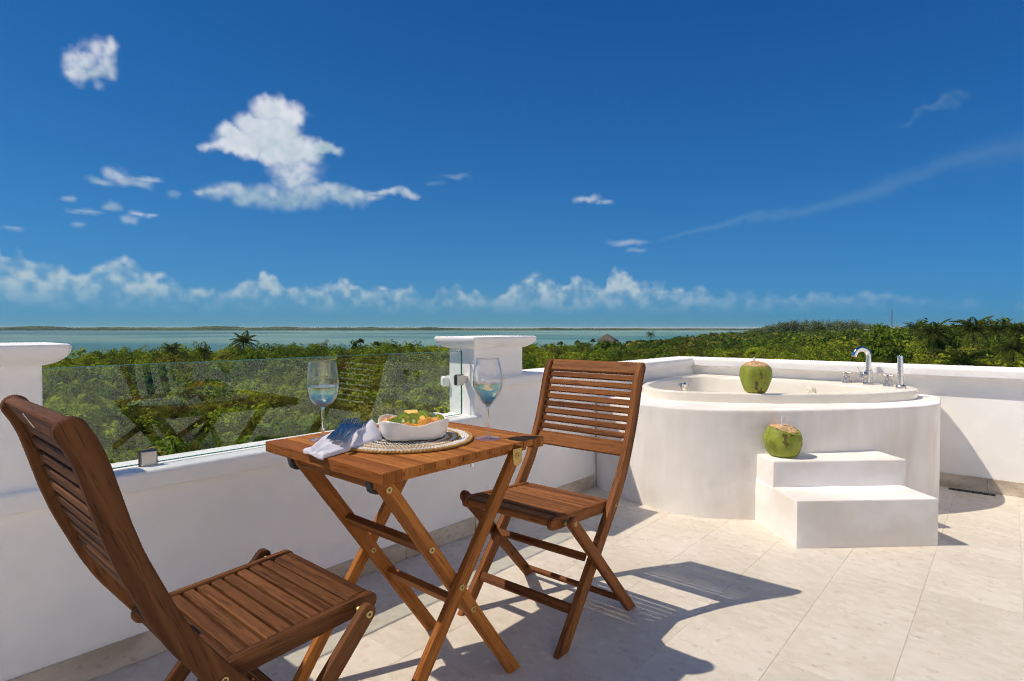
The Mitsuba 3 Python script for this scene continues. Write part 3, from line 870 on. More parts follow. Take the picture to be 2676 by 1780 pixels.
# ------------------------------------------------------------------ on the table
MC = np.array([-1.362, 1.080])
pm = thing('placemat', 'round woven placemat of straw, cream and dark brown braids under the fruit bowl', 'placemat')
ringsm = ['m_fibre_straw', 'm_fibre_cream', 'm_fibre_cream', 'm_fibre_straw', 'm_fibre_cream', 'm_fibre_straw', 'm_fibre_cream', 'm_fibre_dark', 'm_fibre_cream', 'm_fibre_dark', 'm_fibre_cream', 'm_fibre_dark', 'm_fibre_straw', 'm_fibre_straw', 'm_fibre_cream', 'm_fibre_straw']
R0, dR = .203, .0122
for i, mt in enumerate(ringsm):
    r0 = R0 - dR * (i + .5)
    n = max(40, int(2 * PI * r0 / .0035))
    th = np.arange(n) * 2 * PI / n
    tw = round(2 * PI * r0 / .020)
    ms = []
    for strand in (0, 1):
        ph = th * tw + strand * PI
        rc = r0 + .0030 * np.cos(ph) + .0007 * rng.standard_normal(n)
        zc = TOP + .0052 + .0016 * np.sin(ph * 2 + .5) + .0004 * rng.standard_normal(n)
        m8 = np.arange(6) * 2 * PI / 6
        tr = .0040
        V = np.stack([(rc[:, None] + tr * np.cos(m8)) * np.cos(th)[:, None] + MC[0], (rc[:, None] + tr * np.cos(m8)) * np.sin(th)[:, None] + MC[1], zc[:, None] + tr * np.sin(m8)], -1)
        vv = V.reshape(-1, 3)
        ii, jj = np.meshgrid(np.arange(n), np.arange(6), indexing='ij')
        a, b, c, d = ii * 6 + jj, ii * 6 + (jj + 1) % 6, ((ii + 1) % n) * 6 + (jj + 1) % 6, ((ii + 1) % n) * 6 + jj
        fc = np.vstack([np.stack([a, c, b], -1).reshape(-1, 3), np.stack([a, d, c], -1).reshape(-1, 3)])
        ms.append((vv, fc, np.column_stack([np.repeat(th * r0 * 30, 6), np.tile(m8, n)])))
    v, f = cat(*[(m[0], m[1]) for m in ms])
    part(pm, 'braid', (v, f), mt, smooth=True, uv=np.vstack([m[2] for m in ms]))
part(pm, 'backing', lathe([(.001, TOP + .0012), (.199, TOP + .0012), (.2, TOP + .003), (.198, TOP + .0045), (.001, TOP + .0045)], 60), 'm_fibre_straw', uv=np.zeros((300, 2)), smooth=False)
scene[f'{pm}__backing']['to_world'] = T().translate([MC[0], MC[1], 0])

# bowl: rounded square with wavy rim
bw = thing('serving_bowl', 'white square ceramic bowl with wavy rim on the round placemat', 'bowl')
BC, BA = np.array([-1.334, 1.090, TOP + .0105]), 58.0
nb = 120
tb_ = np.arange(nb) * 2 * PI / nb


def bowl_ring(a, b, z0, z1, e=3.2):
    c, s = np.cos(tb_), np.sin(tb_)
    r = (np.abs(c / a) ** e + np.abs(s / b) ** e) ** (-1 / e)
    corner = np.abs(np.sin(2 * np.arctan2(s * r / b, c * r / a))) ** 1.5
    return np.column_stack([r * c, r * s, z0 + z1 * corner])


orng = [bowl_ring(.04, .03, 0.0, 0), bowl_ring(.078, .060, 0, 0), bowl_ring(.086, .068, .003, 0), bowl_ring(.093, .075, .012, .0), bowl_ring(.098, .079, .027, .004), bowl_ring(.101, .082, .040, .012), bowl_ring(.102, .083, .0425, .0155),
        bowl_ring(.1005, .0815, .0440, .0160), bowl_ring(.0985, .0795, .0430, .0155), bowl_ring(.0945, .0755, .027, .004), bowl_ring(.089, .070, .012, 0), bowl_ring(.078, .060, .006, 0), bowl_ring(.04, .03, .0055, 0)]
part(bw, 'body', xf(loft(orng, True, True), RZ(BA), BC), 'm_ceramic', smooth=40)


def in_bowl(x, y, z):
    return RZ(BA) @ np.array([x, y, z - .011]) + BC


melon_label = 'orange melon chunk in the white bowl of fruit'
mel = [(-.066, -.040, .040), (-.030, -.052, .044), (.004, -.056, .044), (.036, -.054, .043), (.068, -.042, .043), (-.060, .004, .044), (-.022, -.016, .054), (.020, -.020, .054), (.062, -.004, .050), (-.050, .040, .044), (-.008, .030, .056), (.034, .032, .056), (-.022, -.026, .068), (.076, .018, .052), (.010, .056, .046), (-.072, -.016, .050), (.030, -.038, .058), (.050, -.032, .058), (-.004, .006, .070), (.052, .046, .050)]
for i, (x, y, z) in enumerate(mel):
    s = rng.uniform(.013, .018)
    c8 = np.array([[a, b, c] for a in (-1, 1) for b in (-1, 1) for c in (-1, 1)], float) * [s * rng.uniform(.9, 1.35), s, s * rng.uniform(.6, .9)] + rng.uniform(-.0028, .0028, (8, 3))
    h = hull(np.vstack([c8 * .93 + d * .0016 for d in np.vstack([np.eye(3), -np.eye(3)])]))
    Rr = RZ(rng.uniform(0, 360)) @ RX(rng.uniform(-35, 35)) @ RY(rng.uniform(-35, 35))
    v, f = xf(h, RZ(BA) @ Rr, in_bowl(x, y, z))
    k = part(None, key_of('melon_chunk') if False else 'melon_chunk', (v[f].reshape(-1, 3), np.arange(3 * len(f)).reshape(-1, 3)), 'm_melon', uv=np.tile([i + .5, 0], (3 * len(f), 1)))
    tag(k, melon_label, 'melon', 'melon chunks in the bowl')


def kiwi(x, y, z, tilt, turn, r=.021, half=True):
    n = 28
    th = np.linspace(0, PI if half else 2 * PI, n)
    pts = np.column_stack([r * np.cos(th), 1.12 * r * np.sin(th)])
    if not half:
        pts = pts[:-1]
    t = .0042
    m = len(pts)
    q = pts * .97
    top = np.column_stack([q, np.full(m, t)]); side1 = np.column_stack([pts, np.full(m, t * .7)]); side0 = np.column_stack([pts, np.full(m, -t * .7)]); bot = np.column_stack([q, np.full(m, -t)])
    v, f = loft([bot, side0, side1, top], True, True)
    cidx = len(v)
    uv = v[:, :2] / (r * 1.0) / [1, 1.12]
    rad = np.linalg.norm(uv, axis=1, keepdims=True)
    R = RZ(BA + turn) @ RX(tilt)
    v, f = v, f
    uvs = uv[f].reshape(-1, 2)
    w = (v @ R.T + in_bowl(x, y, z))
    k = part(None, 'kiwi_slice', (w[f].reshape(-1, 3), np.arange(3 * len(f)).reshape(-1, 3)), 'm_kiwi', uv=uvs)
    return k


for a in ((-.060, -.046, .058, 66, 12, .018, False), (-.034, -.040, .066, 74, -22, .0225, False), (-.008, -.046, .064, 60, 14, .0225, False), (.022, -.014, .070, 64, -16, .020, False), (.040, .010, .072, 40, 60, .019, True), (.060, -.018, .064, 52, 64, .0195, False),
          (.074, -.014, .060, 50, 20, .017, True), (-.02, .040, .066, 50, 160, .020, False), (.036, .045, .066, 60, 200, .020, False)):
    tag(kiwi(*a), 'green kiwi slice with black seeds on the fruit in the white bowl', 'kiwi', 'kiwi slices in the bowl')

# napkin
ns, nt = 90, 60
s_ = np.linspace(0, 1, ns)[:, None]
nring = []
half = np.linspace(0, 1, nt)
for i in range(ns):
    s = i / (ns - 1)
    fpt = np.array([-1.316 - .064 * s, .779 + .237 * s])
    bpt = np.array([-1.408 - .150 * s ** .8, .787 + .205 * s])
    t = half
    prof = np.sin(PI * t) ** .38
    hgt = (.014 + .010 * min(1, s * 3) + .022 * s * s) * prof * (.75 + .25 * math.sin(min(1, s * 2.2) * PI / 2))
    hgt = hgt + .024 * np.exp(-((t - .22) / .15) ** 2) * np.exp(-((s - .97) / .12) ** 2)
    hgt = hgt + .010 * np.exp(-((t - .80) / .13) ** 2) * min(1, s * 2)
    hgt = hgt + .006 * np.sin(t * 17 + 3.5 * s + 1) * prof * (.35 + .65 * math.exp(-(s / .3) ** 2))
    P = fpt + (bpt - fpt) * t[:, None]
    nz = meshkit.fbm(np.column_stack([P * 38, np.full(nt, 2.0)]), 4, 8) - .5
    hgt = np.maximum(hgt + .0045 * nz * prof, .0022)
    endk = math.sqrt(max(0, 1 - (max(0, s - .955) / .045) ** 2)) * math.sqrt(max(.02, 1 - (max(0, .035 - s) / .035) ** 2))
    bulge = .006 * np.sin(PI * t)
    top = np.column_stack([P[:, 0], P[:, 1], TOP + .0008 + hgt * endk])
    bot = np.column_stack([P[:, 0], P[:, 1], np.full(nt, TOP + .0006)])[::-1][1:-1]
    drop = .022 * max(0, (.10 - s) / .10) ** 1.5
    ring = np.vstack([top, bot]); ring[:, 2] -= 0
    nring.append(ring)
v, f = loft(nring, True, True)
per = 2 * nt - 2
uvn = np.column_stack([np.repeat(np.arange(ns) / ns * .27, per), np.tile(np.r_[half * .16, half[::-1][1:-1] * .16], ns)])
uvn = np.vstack([uvn, [0, 0], [0, 0]])
fold = (np.stack(np.meshgrid(np.linspace(0, 1, 22), np.linspace(0, 1, 12), indexing='ij'), -1)).reshape(-1, 2)
nk = part(None, 'napkin', (v, f), 'm_cloth', smooth=True, uv=uvn)
tag(nk, 'white waffle cloth napkin rolled up beside the bowl with forks lying on it', 'napkin')
# one folded corner hanging over the table's edge
a_, b_ = fold[:, 0], fold[:, 1]
px = -1.322 - .098 * a_ + .012 * (b_ - .5)
ang_ = np.clip((b_ - .35) / .25, 0, 1) * PI / 2
py = np.where(b_ < .35, .812 - b_ * .055, .812 - .35 * .055 - .006 * np.sin(ang_) - 0 * b_)
pz = TOP + .0105 + .004 * np.sin(a_ * 9) * (1 - b_) - np.where(b_ > .35, (b_ - .35) * .017 * (1 + .3 * np.sin(a_ * 5 + 1)), 0)
cv = np.column_stack([px, py - .004, pz])
part(nk, 'corner', (cv, grid_faces(22, 12)), 'm_cloth', smooth=True, uv=np.column_stack([a_ * .1, b_ * .05]), label='hanging corner of the napkin')

# forks
def fork_mesh():
    hw = lambda l: np.interp(l, [0, .004, .02, .09, .118, .132, .142, .150], [.0060, .0086, .0088, .0060, .0042, .0075, .0116, .0120])
    ls = np.r_[0, np.linspace(.004, .150, 40)]
    body = Polygon([(l, hw(l)) for l in ls] + [(l, -hw(l)) for l in ls[::-1]])
    tines = [Polygon([(.147, c - .0019), (.182, c - .0016), (.189, c - .0006), (.189, c + .0006), (.182, c + .0016), (.147, c + .0019)]) for c in (-.0098, -.0033, .0033, .0098)]
    g = shapely.union_all([body] + tines).simplify(.0001)
    g = shapely.segmentize(g, .004)
    r = np.array(shapely.geometry.polygon.orient(g, 1).exterior.coords)[:-1]
    r = r[np.linalg.norm(r - np.roll(r, 1, 0), axis=1) > 5e-5]
    v, f = prism(r, .0022, .0004)
    l = v[:, 0]
    v = v.copy()
    v[:, 2] += np.interp(l, [0, .05, .11, .135, .16, .189], [.001, .003, .000, -.004, -.004, .004]) - 6 * v[:, 1] ** 2 * (l < .13)
    return v, f


FM = fork_mesh()
FORKS = [np.array(q) for q in (((-1.3224, .8425, .7345), (-1.4413, .9857, .7620)), ((-1.3532, .8487, .7360), (-1.4746, .9892, .7650)), ((-1.3707, .8428, .7345), (-1.4908, .9849, .7630)), ((-1.3995, .8492, .7350), (-1.5246, .988, .7580)))]
names = ('fork with its handle nearest the bowl, on the white napkin', 'second fork from the bowl on the white napkin', 'third fork from the bowl on the white napkin', 'fork farthest from the bowl on the white napkin')
for i in range(4):
    e_, t_ = FORKS[i]
    R = along(e_, t_)
    k = part(None, 'fork', xf(FM, R @ RX(-6 + 5 * i), e_), 'm_cutlery', smooth=35)
    tag(k, names[i], 'fork', None)


def wine_glass(label, x, y, outer_pts, zwine, rim):
    k = thing('wine_glass', label, 'wine glass')
    o = smooth_path(outer_pts, 34)
    n_ = np.gradient(o, axis=0); n_ = np.stack([n_[:, 1], -n_[:, 0]], 1); n_ /= np.linalg.norm(n_, axis=1, keepdims=True)
    inner = o - n_ * .0015
    inner = inner[(inner[:, 0] > .0015) & (inner[:, 1] > o[0, 1] + .0050)]
    rw = np.interp(zwine, inner[:, 1], inner[:, 0])
    p = T().translate([x, y, TOP + .0006])
    inn_ = o - n_ * .0012
    part(k, 'bowl', lathe(np.vstack([[(.0004, o[2, 1] - .0002)], o[2:], [(o[-1, 0] - .0006, o[-1, 1] + .0006)], inn_[4:][::-1], [(.0004, inn_[4, 1] - .0002)]]), 72), 'm_glass', smooth=True, place=p)
    part(k, 'foot', lathe([(.0378, .0003), (.0372, .0014), (.026, .0024), (.013, .0040), (.0085, .0062)], 64), 'm_thin_glass', smooth=True, place=p)
    part(k, 'foot_rim', lathe([(.0375 + .0009 * math.cos(a), .0010 + .0009 * math.sin(a)) for a in np.linspace(-PI, PI, 11)], 64), 'm_glass', smooth=True, place=p)
    part(k, 'stem', lathe([(.0004, .0030), (.0080, .0035), (.0078, .0070), (.0048, .016), (.0038, .035), (.0036, .065), (.0042, .090), (.0062, .0985), (.0070, .1005), (.0004, .1030)], 40), 'm_glass', smooth=35, place=p)
    wet = inner[inner[:, 1] < zwine - .0006]
    part(k, 'wine', lathe(np.vstack([[(.0004, wet[0, 1] - .0002)], wet, [(rw, zwine - .0003), (rw - .0006, zwine), (rw * .5, zwine), (.0004, zwine)]]), 72), 'm_wine', smooth=40, place=p, label='white wine in the glass')


wine_glass('tall wine glass half full of white wine behind the napkin and forks', -1.545, .918, [(.0044, .092), (.0065, .0985), (.016, .1035), (.031, .1145), (.0415, .133), (.0460, .155), (.0463, .166), (.0443, .192), (.0415, .214), (.0385, .234)], .160, .0385)
wine_glass('egg shaped wine glass half full of white wine right of the placemat', -1.185, 1.252, [(.0044, .092), (.0060, .0985), (.0115, .1045), (.0245, .1185), (.0362, .138), (.0432, .158), (.0447, .170), (.0430, .193), (.0382, .219), (.0325, .241)], .168, .0325)

# ------------------------------------------------------------------ taps at the tub, garden tap, drain
RIMZ = RIM - .001


def turned(parent, name, prof, x, y, z, mat='m_nickel', n=32, label=None):
    return part(parent, name, lathe([(0.0003, prof[0][1])] + list(prof) + [(.0003, prof[-1][1])], n), mat, smooth=35, place=T().translate([x, y, z]), label=label)


sp = thing('bath_spout', 'tall curved chrome bath spout with side lever on the tub rim', 'faucet')
sxy = np.array([-.735, 4.575])
turned(sp, 'base', [(.031, 0), (.032, .004), (.030, .014), (.026, .016)], *sxy, RIMZ)
turned(sp, 'column', [(.0245, .014), (.0245, .096), (.022, .099)], *sxy, RIMZ, 'm_chrome')
dirv = np.array([-.72, -.69, 0])
pth = [np.array([*sxy, RIMZ + z]) for z in (.095, .13, .165, .195)]
for a in np.linspace(8, 165, 22):
    t = math.radians(a)
    pth.append(np.array([*sxy, RIMZ + .195]) + dirv * (.050 - .050 * math.cos(t)) + np.array([0, 0, .050 * math.sin(t)]))
pth.append(pth[-1] + (pth[-1] - pth[-2]) * 2.4)
part(sp, 'gooseneck', tube(pth, .0172, 20), 'm_chrome', smooth=40)
part(sp, 'outlet_ring', tube([pth[-1], pth[-1] + (pth[-1] - pth[-2]) * .12], .0182, 20), 'm_brass', smooth=40)
lc = np.array([*sxy, RIMZ + .062]); ld = np.array([-.62, -.72, .10]); ld /= np.linalg.norm(ld)
part(sp, 'lever_hub', tube([lc + ld * .02, lc + ld * .05, lc + ld * .052], [.021, .021, .019], 22), 'm_nickel', smooth=35)
part(sp, 'lever', tube([lc + ld * .042, lc + ld * .055 + np.array([-.012, .004, .03]), lc + ld * .060 + np.array([-.022, .008, .052])], .0028, 10), 'm_chrome', smooth=40)
for x, y, lb in ((-.872, 4.615, 'cross handled bath valve left of the curved spout'), (-.612, 4.525, 'cross handled bath valve between the curved spout and the hand shower')):
    hv = thing('valve_handle', lb, 'tap handle', 'bath valves on the tub rim')
    turned(hv, 'flange', [(.031, 0), (.0315, .006), (.030, .011), (.021, .012)], x, y, RIMZ)
    turned(hv, 'body', [(.0205, .011), (.0205, .045), (.0185, .048)], x, y, RIMZ)
    turned(hv, 'stem', [(.009, .047), (.009, .067)], x, y, RIMZ)
    rb = []
    for a in (-15, 75):
        d_ = np.array([math.cos(math.radians(a)), math.sin(math.radians(a)), 0]) * .031
        c_ = np.array([x, y, RIMZ + .071])
        rb.append(tube([c_ - d_, c_ - d_ * .9, c_ + d_ * .9, c_ + d_], [.004, .0055, .0055, .004], 12))
    part(hv, 'cross_bar', cat(*rb), 'm_nickel', smooth=35)
hs = thing('hand_shower', 'slim upright chrome hand shower at the right end of the tub rim', 'hand shower')
hx, hy = -.530, 4.425
turned(hs, 'flange', [(.029, 0), (.030, .012), (.027, .018), (.020, .022)], hx, hy, RIMZ)
part(hs, 'wand', tube([[hx, hy, RIMZ + .02], [hx - .001, hy + .001, RIMZ + .05], [hx - .004, hy + .003, RIMZ + .12], [hx - .007, hy + .005, RIMZ + .207], [hx - .007, hy + .005, RIMZ + .210]], [.013, .0150, .0162, .0172, .0155], 20), 'm_chrome', smooth=35)
tp = thing('garden_tap', 'small chrome garden tap on the shaded wall, half hidden behind the table', 'tap')
tx, ty, tz = WX, 1.925, .425
part(tp, 'flange', xf((lambda m: (m[0][:, [2, 0, 1]], m[1]))(lathe([(.0003, .008), (.02, .008), (.028, .003), (.028, -.002)], 24)), None, (tx, ty, tz)), 'm_chrome', smooth=35)
part(tp, 'spout', tube([[tx, ty, tz], [tx + .05, ty, tz + .002], [tx + .085, ty, tz], [tx + .108, ty, tz - .010], [tx + .118, ty, tz - .028], [tx + .119, ty, tz - .044]], [.011, .011, .0115, .012, .0115, .0105], 16), 'm_chrome', smooth=40)
part(tp, 'handle', cat(tube([[tx + .05, ty, tz + .008], [tx + .05, ty, tz + .04]], .006, 12), tube([[tx + .05, ty - .028, tz + .042], [tx + .05, ty + .028, tz + .042]], .006, 12)), 'm_chrome', smooth=35)
dg = thing('drain_grate', 'short black slotted drain grate on the floor by the sunlit parapet', 'drain grate')
dx0, dx1, dy0, dy1 = -.285, -.062, 4.615, 4.652
part(dg, 'tray', plain([dx0, dy0, .0006], [dx1, dy1, .0022]), 'm_darkmetal')
for i in range(13):
    x = dx0 + (i + .5) * (dx1 - dx0) / 13
    part(dg, 'slat', plain([x - .0035, dy0 + .004, .0024], [x + .0035, dy1 - .004, .0052]), 'm_plastic')
part(dg, 'frame', cat(plain([dx0, dy0, .0023], [dx1, dy0 + .0035, .0056]), plain([dx0, dy1 - .0035, .0023], [dx1, dy1, .0056]), plain([dx0 - .004, dy0, .0007], [dx0, dy1, .0056]), plain([dx1, dy0, .0007], [dx1 + .004, dy1, .0056])), 'm_plastic')

# ------------------------------------------------------------------ coconuts
def coconut(label, x, y, z, prof, tilt, ax, seed, straw_at, straw_h, wide):
    k = thing('green_coconut', label, 'coconut')
    pr = smooth_path(prof, 40)
    n = 72
    v, f = lathe(pr, n)
    th = np.tile(np.arange(n) * 2 * PI / n, len(pr))
    rib = 1 + .016 * np.cos(3 * th + seed) * np.clip(1 - np.abs(v[:, 2] - .08) / .1, 0, 1) + .02 * (meshkit.fbm(v * 22 + seed, 3, seed)[:, ] - .5)
    v[:, :2] *= rib[:, None]
    zt = pr[-1, 1]
    uv = np.column_stack([((th + 2.3) % (2 * PI)) * .55 + seed, v[:, 2] / zt])
    # the cut: keep what lies below a tilted plane, close it with a rough slightly domed lid
    nrm = np.array([math.sin(math.radians(tilt)) * math.cos(math.radians(ax)), math.sin(math.radians(tilt)) * math.sin(math.radians(ax)), math.cos(math.radians(tilt))])
    over = (v - [0, 0, zt]) @ nrm
    v = v - np.where(over > 0, over, 0)[:, None] * [0, 0, 1] / nrm[2]
    part(k, 'husk', (v, f), 'm_coco', smooth=True, uv=uv, place=T().translate([x, y, z]))
    rim = v[-n:]
    c = rim.mean(0)
    lid = [rim * [1, 1, 1]]
    for q, up in ((.97, .004), (.86, .007), (.62, .013), (.34, .0175), (.05, .019)):
        lid.append(c + (rim - c) * q + [0, 0, up * wide])
    lv, lf = loft(lid, False, True)
    lv = lv + np.column_stack([np.zeros(len(lv)), np.zeros(len(lv)), .007 * (meshkit.fbm(lv * 60 + seed, 3, seed) - .5) * (np.arange(len(lv)) >= n)])
    part(k, 'cut_top', (lv, lf), 'm_cocotop', smooth=False, place=T().translate([x, y, z]))
    s0 = c + np.array([straw_at[0], straw_at[1], -.002])
    s1 = s0 + np.array([-.004, .002, straw_h + .02])
    part(k, 'drinking_straw', tube([s0, s1], .0050, 14, False), 'm_straw_pl', smooth=True, place=T().translate([x, y, z]))


scene['m_straw_pl'] = {'type': 'principledthin', 'base_color': col(.82, .85, .88), 'roughness': .15, 'spec_trans': .1, 'diff_trans': .9, 'eta': 1.45}
coconut('green coconut with brown scars and a straw, standing on the rim of the bathtub', -1.152, 3.553, RIM, [(.0005, 0), (.048, .0005), (.058, .008), (.075, .043), (.0875, .082), (.0915, .108), (.0885, .136), (.0815, .155), (.0755, .163)], 4, -20, 4, (-.008, .0), .034, 1.5)
coconut('green coconut with tilted tan cut top and a straw, standing on the upper step', -.905, 3.238, .3605, [(.0005, 0), (.052, .0005), (.066, .006), (.083, .034), (.0925, .068), (.0935, .090), (.0895, .112), (.080, .138), (.068, .156)], 21, -12, 9, (-.004, .0), .044, .6)

# ------------------------------------------------------------------ land, lagoon, far shore (offsets are metres right of / ahead of the camera's heading)
SEA = GROUND - .56
coast = [(-400, -300), (-220, 20), (-125, 48), (-84, 62), (-86, 92), (-88, 128), (-66, 172), (-24, 174), (10, 193), (44, 250), (112, 395), (275, 705), (620, 1500), (1150, 2080), (3000, 2300), (4000, 800), (2500, -300)]
land = Polygon(coast)
lv, lf = trimesh.creation.triangulate_polygon(land, engine='earcut')
lx, ly = CW(lv[:, 0], lv[:, 1])
tag(part(None, 'ground', (np.column_stack([lx, ly, np.full(len(lx), GROUND)]), lf), 'm_soil'), 'dark scrub ground below the terrace', None, None, 'structure')
sea = lathe([(.5, SEA), (600, SEA), (4000, SEA), (30000, SEA)], 96)
tag(part(None, 'lagoon_water', sea, 'm_water'), 'pale turquoise lagoon water', None, None, 'structure')
fxs = np.linspace(-3600, 1500, 640)
hh = np.interp(fxs, [-3600, -420, -250, -60, 700, 1500], [10.6, 10.4, 8.4, 7.6, 7.2, 6.4])
for c_, w_, a_ in ((-1816, 60, 5), (-1111, 75, 5.2), (-864, 45, 3), (-300, 60, 3.2), (-520, 60, 1.2), (-1500, 130, 1.2), (150, 50, 2.2), (420, 60, 1.5)):
    hh = hh + a_ * np.exp(-((fxs - c_) / w_) ** 2)
hh = hh + 2.0 * (meshkit.fbm(np.column_stack([fxs / 40, fxs * 0, fxs * 0]), 4, 4) - .5)
rows = []
for dy, k in ((0, 0), (4, .55), (14, .85), (60, 1.0), (170, .95), (260, 0)):
    X, Y = CW(fxs, 2080 + dy + 30 * np.sin(fxs / 320))
    j = 1 + .25 * (meshkit.noise(np.column_stack([fxs / 12, np.full(len(fxs), dy), fxs * 0]), 3) - .5)
    rows.append(np.column_stack([X, Y, SEA - .1 + hh * k * j]))
tag(part(None, 'far_shore', (np.vstack(rows), grid_faces(6, 640)), 'm_farland', smooth=False), 'low green mangrove shore across the lagoon', None, None, 'structure')

# ------------------------------------------------------------------ vegetation
vr = np.random.default_rng(7)


def leaf_quads(c, n, size, vr, aspect=.55):
    """one diamond leaf per centre, facing n"""
    a = np.cross(n, vr.standard_normal(n.shape)); a /= np.linalg.norm(a, axis=1, keepdims=True) + 1e-9
    b = np.cross(n, a)
    s = size[:, None]
    fold_ = n * s * .12
    q = np.stack([c - a * s, c + b * s * aspect + fold_, c + a * s, c - b * s * aspect + fold_], 1)
    return q.reshape(-1, 3)


QF = np.array([[0, 1, 2], [0, 2, 3]])


def quad_faces(n):
    return (np.arange(n)[:, None, None] * 4 + QF[None]).reshape(-1, 3)


def bush_template(N, lobes, leaf, vr):
    """unit bush: leaves over several rounded lobes; returns quads (N*4, 3) and a tone per leaf"""
    L = []
    for _ in range(lobes):
        a, r = vr.uniform(0, 2 * PI), vr.uniform(.1, .62)
        L.append((r * math.cos(a), r * math.sin(a), vr.uniform(.30, .72) * (1 - .45 * r), vr.uniform(.26, .44)))
    L = np.array(L)
    w = L[:, 3] ** 2
    i = vr.choice(lobes, N, p=w / w.sum())
    d = vr.standard_normal((N, 3)); d[:, 2] = np.abs(d[:, 2]) * 1.2 - .25
    d /= np.linalg.norm(d, axis=1, keepdims=True)
    rad = L[i, 3] * vr.uniform(.72, 1.08, N)
    c = L[i, :3] + d * rad[:, None]
    c[:, 2] = np.maximum(c[:, 2], .03)
    n = d + np.array([0, 0, .35]) + .55 * vr.standard_normal((N, 3)); n /= np.linalg.norm(n, axis=1, keepdims=True)
    return leaf_quads(c, n, leaf * vr.uniform(.6, 1.4, N), vr), np.clip(1 + .14 * vr.standard_normal(N), .6, 1.5)


HUES = 1.8 * np.array([(.050, .082, .012), (.080, .120, .014), (.125, .165, .016), (.175, .205, .018), (.150, .140, .026), (.085, .100, .018)])


def scatter(X, Y, Z, R, Hh, hue, templates, leaf=1.0):
    """many plants as one mass: each copy of a template is turned and stretched, its leaves keep their shape"""
    ti = vr.integers(0, len(templates), len(X))
    V, C = [], []
    for t, (q, tone) in enumerate(templates):
        sel = np.nonzero(ti == t)[0]
        if not len(sel):
            continue
        q4 = q.reshape(-1, 4, 3)
        c, o = q4.mean(1), q4 - q4.mean(1, keepdims=True)
        a = vr.uniform(0, 2 * PI, len(sel))
        ca, sa = np.cos(a), np.sin(a)

        def turn(p):
            sh = (slice(None),) + (None,) * (p.ndim - 1)
            return np.stack([p[None, ..., 0] * ca[sh] - p[None, ..., 1] * sa[sh], p[None, ..., 0] * sa[sh] + p[None, ..., 1] * ca[sh], np.broadcast_to(p[None, ..., 2], (len(sel),) + p.shape[:-1])], -1)

        cc = turn(c) * np.stack([R[sel], R[sel], Hh[sel]], -1)[:, None, :] + np.stack([X[sel], Y[sel], Z[sel]], -1)[:, None, :]
        V.append((cc[:, :, None, :] + turn(o) * (R[sel] * leaf)[:, None, None, None]).reshape(-1, 3))
        C.append((hue[sel][:, None, :] * np.repeat(tone, 4)[None, :, None]).reshape(-1, 3))
    return np.vstack(V), np.vstack(C)


def fan_template(nf, seg, vr):
    """unit fan-palm rosette: nf round fans of seg narrow leaflets, as quads"""
    Q, tone = [], []
    for k in range(nf):
        a, e = vr.uniform(0, 2 * PI), math.radians(vr.uniform(-5, 80))
        d = np.array([math.cos(a) * math.cos(e), math.sin(a) * math.cos(e), math.sin(e)])
        base_ = np.array([0, 0, .32]) + d * vr.uniform(.25, .5) * np.array([1, 1, .9])
        side = np.cross(d, [0, 0, 1.0]); side /= np.linalg.norm(side) + 1e-9
        up = np.cross(side, d)
        l = vr.uniform(.34, .5)
        for j in range(seg):
            b = (j / (seg - 1) - .5) * 2 * math.radians(100)
            dd = d * math.cos(b) + side * math.sin(b)
            dd = dd - np.array([0, 0, .35]) * abs(math.sin(b)) + up * .05
            w = np.cross(dd, up) * .035
            m = base_ + dd * l * .5
            tip = base_ + dd * l - np.array([0, 0, .10 * l])
            Q += [base_, m + w, tip, m - w]
            tone.append(vr.uniform(.82, 1.2))
    return np.array(Q), np.array(tone)


def polar(n, r0, r1, a0, a1, power=1.0):
    r = (r0 ** (1 + power) + vr.random(n) * (r1 ** (1 + power) - r0 ** (1 + power))) ** (1 / (1 + power))
    a = np.radians(vr.uniform(a0, a1, n))
    return r * np.sin(a), r * np.cos(a)


def canopy(xo, yo):
    """height of the scrub: low near the house, taller inland to the right"""
    k = np.clip((xo / np.maximum(yo, 1) - .40) / .35, 0, 1)
    far_ = np.clip((yo - 80) / 160, 0, 1)
    left_ = np.clip(1 - (xo / np.maximum(yo, 1) + .05) / .2, 0, 1)
    base_ = 2.3 + (.7 + 1.1 * left_) * np.clip((yo - 52) / 40, 0, 1) + 4.4 * k * far_ + 1.0 * k * np.clip((yo - 70) / 50, 0, 1)
    return base_ * (.62 + .75 * meshkit.fbm(np.column_stack([xo / 14, yo / 14, 0 * xo]), 3, 12))


def frond(az_, el0, length, vr, nl, droop):
    """one feather frond as quads: a bent rachis with leaflets on both sides"""
    t = np.linspace(0, 1, nl)
    el = el0 - droop * t
    ds = np.diff(np.r_[0, t]) * length
    rx, rz = np.cumsum(np.cos(el) * ds), np.cumsum(np.sin(el) * ds)
    p = np.column_stack([rx * math.cos(az_), rx * math.sin(az_), rz])
    tg = np.gradient(p, axis=0); tg /= np.linalg.norm(tg, axis=1, keepdims=True)
    side = np.array([-math.sin(az_), math.cos(az_), 0])
    Q = []
    ll = length * .30 * np.sin(PI * np.clip(t * .86 + .12, 0, 1)) ** .7
    for i in range(1, nl):
        for s in (1, -1):
            d = side * s * .8 + tg[i] * .55 + np.array([0, 0, -.38 - vr.uniform(0, .2)])
            d /= np.linalg.norm(d)
            w = tg[i] * length * .030
            b = p[i]
            Q += [b - w, b + d * ll[i] * .5 + np.array([0, 0, .02 * length]) - w * .6, b + d * ll[i], b + d * ll[i] * .5 + np.array([0, 0, .02 * length]) + w * .6]
    w = side * length * .012
    for i in range(nl - 1):
        Q += [p[i] - w, p[i] + w, p[i + 1] + w, p[i + 1] - w]
    return np.array(Q)



